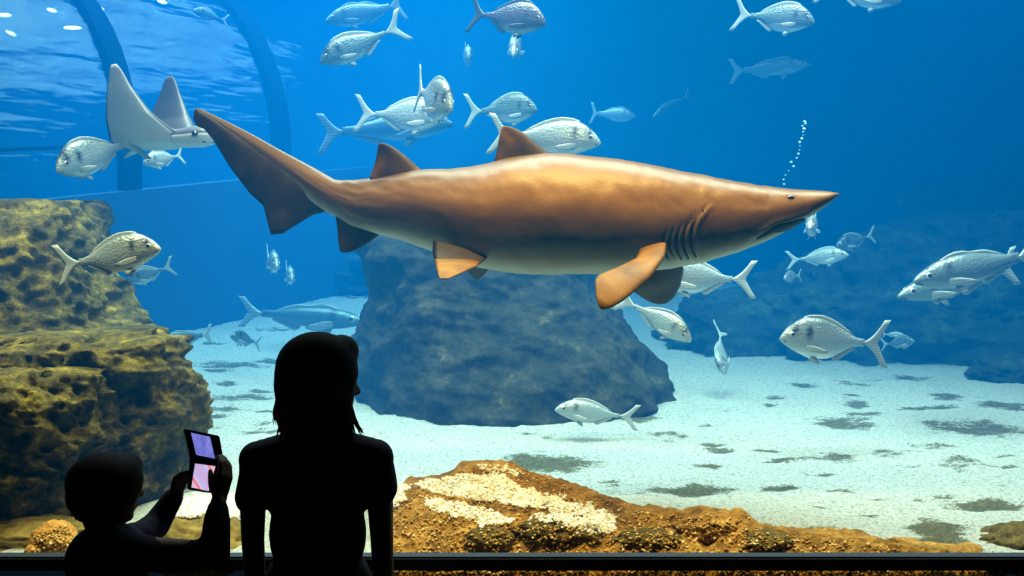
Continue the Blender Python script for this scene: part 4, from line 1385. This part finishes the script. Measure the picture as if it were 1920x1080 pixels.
# --- woman, back to us, head turned to the right
WY = 3.10
g = P(595, 900, WY)
woman = empty('person', Matrix.Translation((g.x, WY, 0)))
tag(woman, 'standing woman with shoulder-length dark hair in short sleeves, back turned, head turned right', 'person', 'visitors in silhouette')
bpy.context.view_layer.update()
W = lambda x, y, dy=0.0: P(x, y, WY + dy)
hc = W(606, 712, 0.01)
hp, q, R = head_prims(hc, (0.86, 0.52, -0.06), 1.02, W(597, 835, 0.0))
arms = []
la = [W(478, 862), W(474, 925, .0), W(474, 1010, -.01), W(480, 1110, .0)]
ra = [W(706, 858), W(712, 925, .0), W(716, 1010, -.01), W(720, 1110, .0)]
prims = list(hp)
prims += [('chain', [W(540, 848), W(482, 866)], [.040, .042]), ('chain', [W(650, 846), W(702, 862)], [.040, .042])]
prims += [('ell', W(595, 900), (.150, .095, .14)), ('ell', W(597, 1000), (.125, .088, .16)), ('ell', W(598, 1120), (.148, .105, .13)), ('ell', W(597, 860), (.155, .080, .065))]
prims += [('chain', la, [.046, .040, .034, .030]), ('chain', ra, [.046, .040, .034, .030])]
wl, wr = W(484, 1190, .06), W(722, 1190, .06)
prims += [('chain', [la[-1], wl], [.030, .023]), ('chain', [ra[-1], wr], [.030, .023])]
hand(prims, wl, (0.05, 0.15, -1), (0.1, 1, 0.1), (1, 0, -.1), 0.95)
hand(prims, wr, (-0.05, 0.15, -1), (-0.1, 1, 0.1), (-1, 0, -.1), 0.95)
hipz = W(597, 1150).z
for sd in (-1, 1):
    x = g.x + sd * 0.085
    prims.append(('chain', [(x, WY, hipz), (x + sd * .005, WY + .015, .44), (x + sd * .005, WY - .005, .09)], [.082, .054, .038]))
    prims.append(('chain', [(x + sd * .005, WY - .02, .045), (x + sd * .02, WY + .14, .028)], [.036, .028]))
blob('body', prims, 0.0055, M['skin'], woman, 4)
eyes(q, R, 1.02, woman)
# shirt with short sleeves
sh = [('ell', W(595, 905), (.163, .108, .15)), ('ell', W(596, 1000), (.139, .102, .17)), ('ell', W(597, 1090), (.152, .115, .12)), ('ell', W(597, 868), (.168, .098, .080)), ('chain', [W(482, 862), W(597, 838), W(704, 858)], [.054, .066, .054]),
      ('chain', [W(545, 850), W(484, 866), W(477, 930)], [.052, .054, .050]), ('chain', [W(648, 847), W(700, 864), W(708, 925)], [.052, .054, .050]),
      ('chain', [W(478, 905), W(474, 932)], [.051, .053]), ('chain', [W(709, 885), W(711, 912)], [.051, .055])]
blob('shirt', sh, 0.0075, M['shirt_w'], woman, 5)
tr_ = [('ell', (g.x, WY, hipz + .01), (.160, .118, .13))]
for sd in (-1, 1):
    x = g.x + sd * 0.085
    tr_.append(('chain', [(x, WY, hipz), (x + sd * .005, WY + .015, .44), (x + sd * .005, WY - .005, .11)], [.092, .066, .060]))
blob('trousers', tr_, 0.010, M['trouser_w'], woman, 5)
for sd in (-1, 1):
    x = g.x + sd * 0.09
    blob('shoe', [('chain', [(x, WY - .03, .048), (x + sd * .015, WY + .15, .038)], [.046, .036])], 0.008, M['shoe'], woman, 3)
# hair: cap, hanging curtain, loose tips
hr = [('ell', W(594, 690, -.015), (.1165, .112, .104)), ('ell', W(588, 722, -.03), (.112, .085, .13)), ('chain', [W(560, 700, -.03), W(556, 780, -.045), W(562, 812, -.05)], [.070, .060, .046]),
      ('chain', [W(600, 700, -.05), W(600, 790, -.06), W(602, 815, -.06)], [.075, .072, .055]), ('chain', [W(632, 700, -.02), W(630, 770, -.03), W(640, 808, -.03)], [.062, .046, .034]),
      ('ell', W(640, 660, .02), (.050, .075, .050))]
hair = blob('hair', hr, 0.0075, M['hair'], woman, 4)
rnd = random.Random(3)
locks = []
for i in range(150):
    x = rnd.uniform(518, 668); d = rnd.uniform(-.11, -.02)
    out = (x - 592) / 75.0
    locks.append([W(592 + out * 62, rnd.uniform(735, 775), d), W(592 + out * 68, 795, d), W(592 + out * 76 + rnd.uniform(-5, 6), rnd.uniform(812, 830), d + .005)])
for i in range(16):
    locks.append([W(525, rnd.uniform(690, 740), -.04), W(519, rnd.uniform(745, 765), -.04), W(512 + rnd.uniform(-2, 5), rnd.uniform(770, 800), -.04)])
    locks.append([W(655, rnd.uniform(750, 775), -.03), W(668, rnd.uniform(790, 800), -.03), W(680 + rnd.uniform(-8, 4), rnd.uniform(806, 818), -.03)])
strands('hair_tips', locks, M['hair'], hair, 0.005)

# --- child, seen from behind, holding up a two-screen console
CY = 2.92
K = lambda x, y, dy=0.0: P(x, y, CY + dy)
gc = K(205, 1000)
child = empty('person', Matrix.Translation((gc.x, CY, 0)))
tag(child, 'child with bowl-cut hair raising a lit two-screen handheld console with both hands', 'person', 'visitors in silhouette')
bpy.context.view_layer.update()
chc = K(197, 914, 0.0)
hp, q, R = head_prims(chc, (0.74, 0.66, 0.02), 0.93, K(205, 1010, .0))
prims = list(hp)
lsh, rsh = K(258, 1012, .08), K(232, 1030, -.10)          # far (left) shoulder, near (right) shoulder
le, lw = K(292, 985, .16), K(330, 925, .20)
re_, rw = K(402, 1040, -.04), K(409, 945, .02)
prims += [('ell', K(205, 1050), (.105, .085, .10)), ('ell', K(205, 1120), (.10, .085, .13)), ('chain', [lsh, K(205, 1020), rsh], [.044, .052, .046]),
          ('chain', [lsh, le, lw], [.038, .032, .023]), ('chain', [rsh, re_, rw], [.040, .033, .023])]
# console frame
cc = K(384, 866, .06)
cright = Vector((0.80, 0.60, -0.12)).normalized()
cnorm = Vector((-0.58, -0.80, 0.18)); cnorm = (cnorm - cright * cnorm.dot(cright)).normalized()
cup = cright.cross(cnorm) * -1
if cup.z < 0: cup = -cup
hand(prims, K(331, 922, .19), (K(347, 868, .06) - K(331, 922, .19)), (-0.2, -0.7, 0.5), (0.75, -0.2, 0.0), 0.80, curl=0.8)
hand(prims, K(410, 942, .03), (K(425, 878, .05) - K(410, 942, .03)), (-0.3, -0.8, 0.3), (-0.55, 0.7, 0.1), 0.84, curl=1.0)
hipc = 0.66
for sd in (-1, 1):
    x = gc.x + sd * 0.065
    prims.append(('chain', [(x, CY, hipc), (x, CY + .01, .35), (x, CY, .07)], [.066, .046, .033]))
    prims.append(('chain', [(x, CY - .015, .035), (x + sd * .015, CY + .11, .024)], [.030, .024]))
blob('body', prims, 0.0045, M['skin'], child, 3)
eyes(q, R, 0.93, child)
sw = [('ell', K(204, 1052), (.116, .098, .105)), ('ell', K(204, 1120), (.112, .098, .16)), ('chain', [lsh, K(207, 1026), rsh, K(165, 1030)], [.050, .056, .054, .045]),
      ('chain', [lsh, le, lw.lerp(le, .15)], [.046, .040, .030]), ('chain', [rsh, K(320, 1045, -.07), re_, rw.lerp(re_, .35), rw.lerp(re_, .12)], [.050, .044, .043, .037, .030])]
blob('sweater', sw, 0.0065, M['shirt_c'], child, 5)
tr_ = [('ell', (gc.x, CY, hipc + .02), (.112, .10, .10))]
for sd in (-1, 1):
    x = gc.x + sd * 0.065
    tr_.append(('chain', [(x, CY, hipc), (x, CY + .01, .35), (x, CY, .10)], [.074, .056, .050]))
blob('trousers', tr_, 0.010, M['trouser_w'], child, 5)
for sd in (-1, 1):
    x = gc.x + sd * 0.07
    blob('shoe', [('chain', [(x, CY - .02, .04), (x + sd * .015, CY + .12, .033)], [.039, .031])], 0.008, M['shoe'], child, 3)
hr = [('ell', K(196, 902, -.01), (.101, .101, .078)), ('ell', K(186, 928, -.015), (.086, .088, .070)), ('ell', K(210, 882, .0), (.077, .086, .046)), ('ell', K(230, 876, .02), (.052, .066, .040)), ('ell', K(240, 890, .01), (.034, .05, .045)),
      ('chain', [K(150, 905, -.02), K(146, 940, -.02), K(158, 962, -.02)], [.032, .032, .026])]
hair = blob('hair', hr, 0.006, M['hair'], child, 3)
rnd = random.Random(8)
locks = []
for i in range(60):
    x = rnd.uniform(135, 225)
    locks.append([K(x, 935, -.07), K(x - 2, 960, -.06), K(x + rnd.uniform(-6, 4), rnd.uniform(966, 978), -.05)])
for i in range(24):
    locks.append([K(235, 858 + rnd.uniform(0, 10), .02), K(254, 856 + rnd.uniform(0, 22), .02), K(264, 870 + rnd.uniform(-10, 22), .02)])
strands('hair_tips', locks, M['hair'], hair, 0.004)

# --- the console: two hinged halves with lit screens
cons = empty('handheld_console'); cons.matrix_world = Matrix.Translation(cc)
tag(cons, 'black folding handheld console with two lit screens held up by the child', 'console')
bpy.context.view_layer.update()
M['plastic'] = new_mat('black_plastic', (0.008, 0.008, 0.01), 0.35, 0.5)
m = M['screen_a'] = emit_mat('violet_screen', (0.13, 0.15, 0.52), 1.15)
tc = nd(m, 'ShaderNodeTexCoord'); sx = nd(m, 'ShaderNodeSeparateXYZ'); ln(m, tc.outputs['Generated'], sx.inputs[0])
r_ = ramp(m, noise_tex(m, 3.0, 3, 0.5, 'Generated'), [(0.3, (0.10, 0.13, 0.50)), (0.6, (0.20, 0.20, 0.62)), (0.8, (0.42, 0.25, 0.62))])
ln(m, r_.outputs[0], bsdf(m).inputs['Emission Color'])
m = M['screen_b'] = emit_mat('pink_screen', (0.5, 0.4, 0.7), 1.0)
wv = nd(m, 'ShaderNodeTexWave'); wv.inputs['Scale'].default_value = 0.30; wv.inputs['Distortion'].default_value = 1.6; wv.inputs['Phase Offset'].default_value = 2.0; wv.bands_direction = 'DIAGONAL'
tc = nd(m, 'ShaderNodeTexCoord'); ln(m, tc.outputs['Generated'], wv.inputs['Vector'])
r_ = ramp(m, wv.outputs['Fac'], [(0.0, (0.62, 0.42, 0.72)), (0.45, (0.55, 0.50, 0.86)), (0.72, (0.72, 0.55, 0.80)), (0.86, (0.80, 0.10, 0.12)), (0.93, (0.85, 0.35, 0.42)), (1.0, (0.70, 0.52, 0.74))])
ln(m, r_.outputs[0], bsdf(m).inputs['Emission Color'])


def quad_box(name, corners, th, nrm, mat, parent):
    V = [c + nrm * th / 2 for c in corners] + [c - nrm * th / 2 for c in corners]
    bm = bmesh.new()
    vs_ = [bm.verts.new(v) for v in V]
    for f in [(0, 1, 2, 3), (7, 6, 5, 4), (0, 4, 5, 1), (1, 5, 6, 2), (2, 6, 7, 3), (3, 7, 4, 0)]:
        bm.faces.new([vs_[i] for i in f])
    bmesh.ops.recalc_face_normals(bm, faces=bm.faces)
    if th > 0.004: bmesh.ops.bevel(bm, geom=list(bm.edges), offset=0.0025, segments=2, affect='EDGES')
    me = bpy.data.meshes.new(name); bm.to_mesh(me); bm.free(); me.materials.append(mat)
    o = bpy.data.objects.new(name, me); C.objects.link(o); o.parent = parent
    return o


def pane(px4, Y4):
    return [P(x, y, yy) - cc for (x, y), yy in zip(px4, Y4)]


yb = CY + 0.06
for half, corner_px, scr_px, dys, mt in (
        ('lid', [(344, 804), (410, 817), (419, 869), (357, 862)], [(358, 811), (394, 819), (403, 860), (368, 853)], (-0.035, 0.03, 0.035, -0.03), 'screen_a'),
        ('base', [(357, 864), (420, 869), (406, 926), (352, 918)], [(366, 869), (404, 874), (391, 921), (359, 914)], (-0.030, 0.035, 0.01, -0.05), 'screen_b')):
    cs = pane(corner_px, [yb + d for d in dys])
    n = (cs[1] - cs[0]).cross(cs[3] - cs[0]).normalized()
    if n.y > 0: n = -n
    b = quad_box(half, cs, 0.013, n, M['plastic'], cons)
    # screen corners lie in the plane of the half, standing 1 mm proud
    o0 = cs[0] + cc + n * 0.0075
    sc = []
    for x, y in scr_px:
        d = (P(x, y, 3.0) - EYE).normalized()
        t = (o0 - EYE).dot(n) / d.dot(n)
        sc.append(EYE + d * t - cc)
    quad_box('screen', sc, 0.0012, n, M[mt], b)
h0, h1 = P(357, 863, yb - .03) - cc, P(419, 869, yb + .035) - cc
tube('hinge', [h0, h1], 0.007, M['plastic'], cons, 12)

# parts of the people's own names stay plain; nothing else is at top level
print('OBJECTS', len(S.objects))
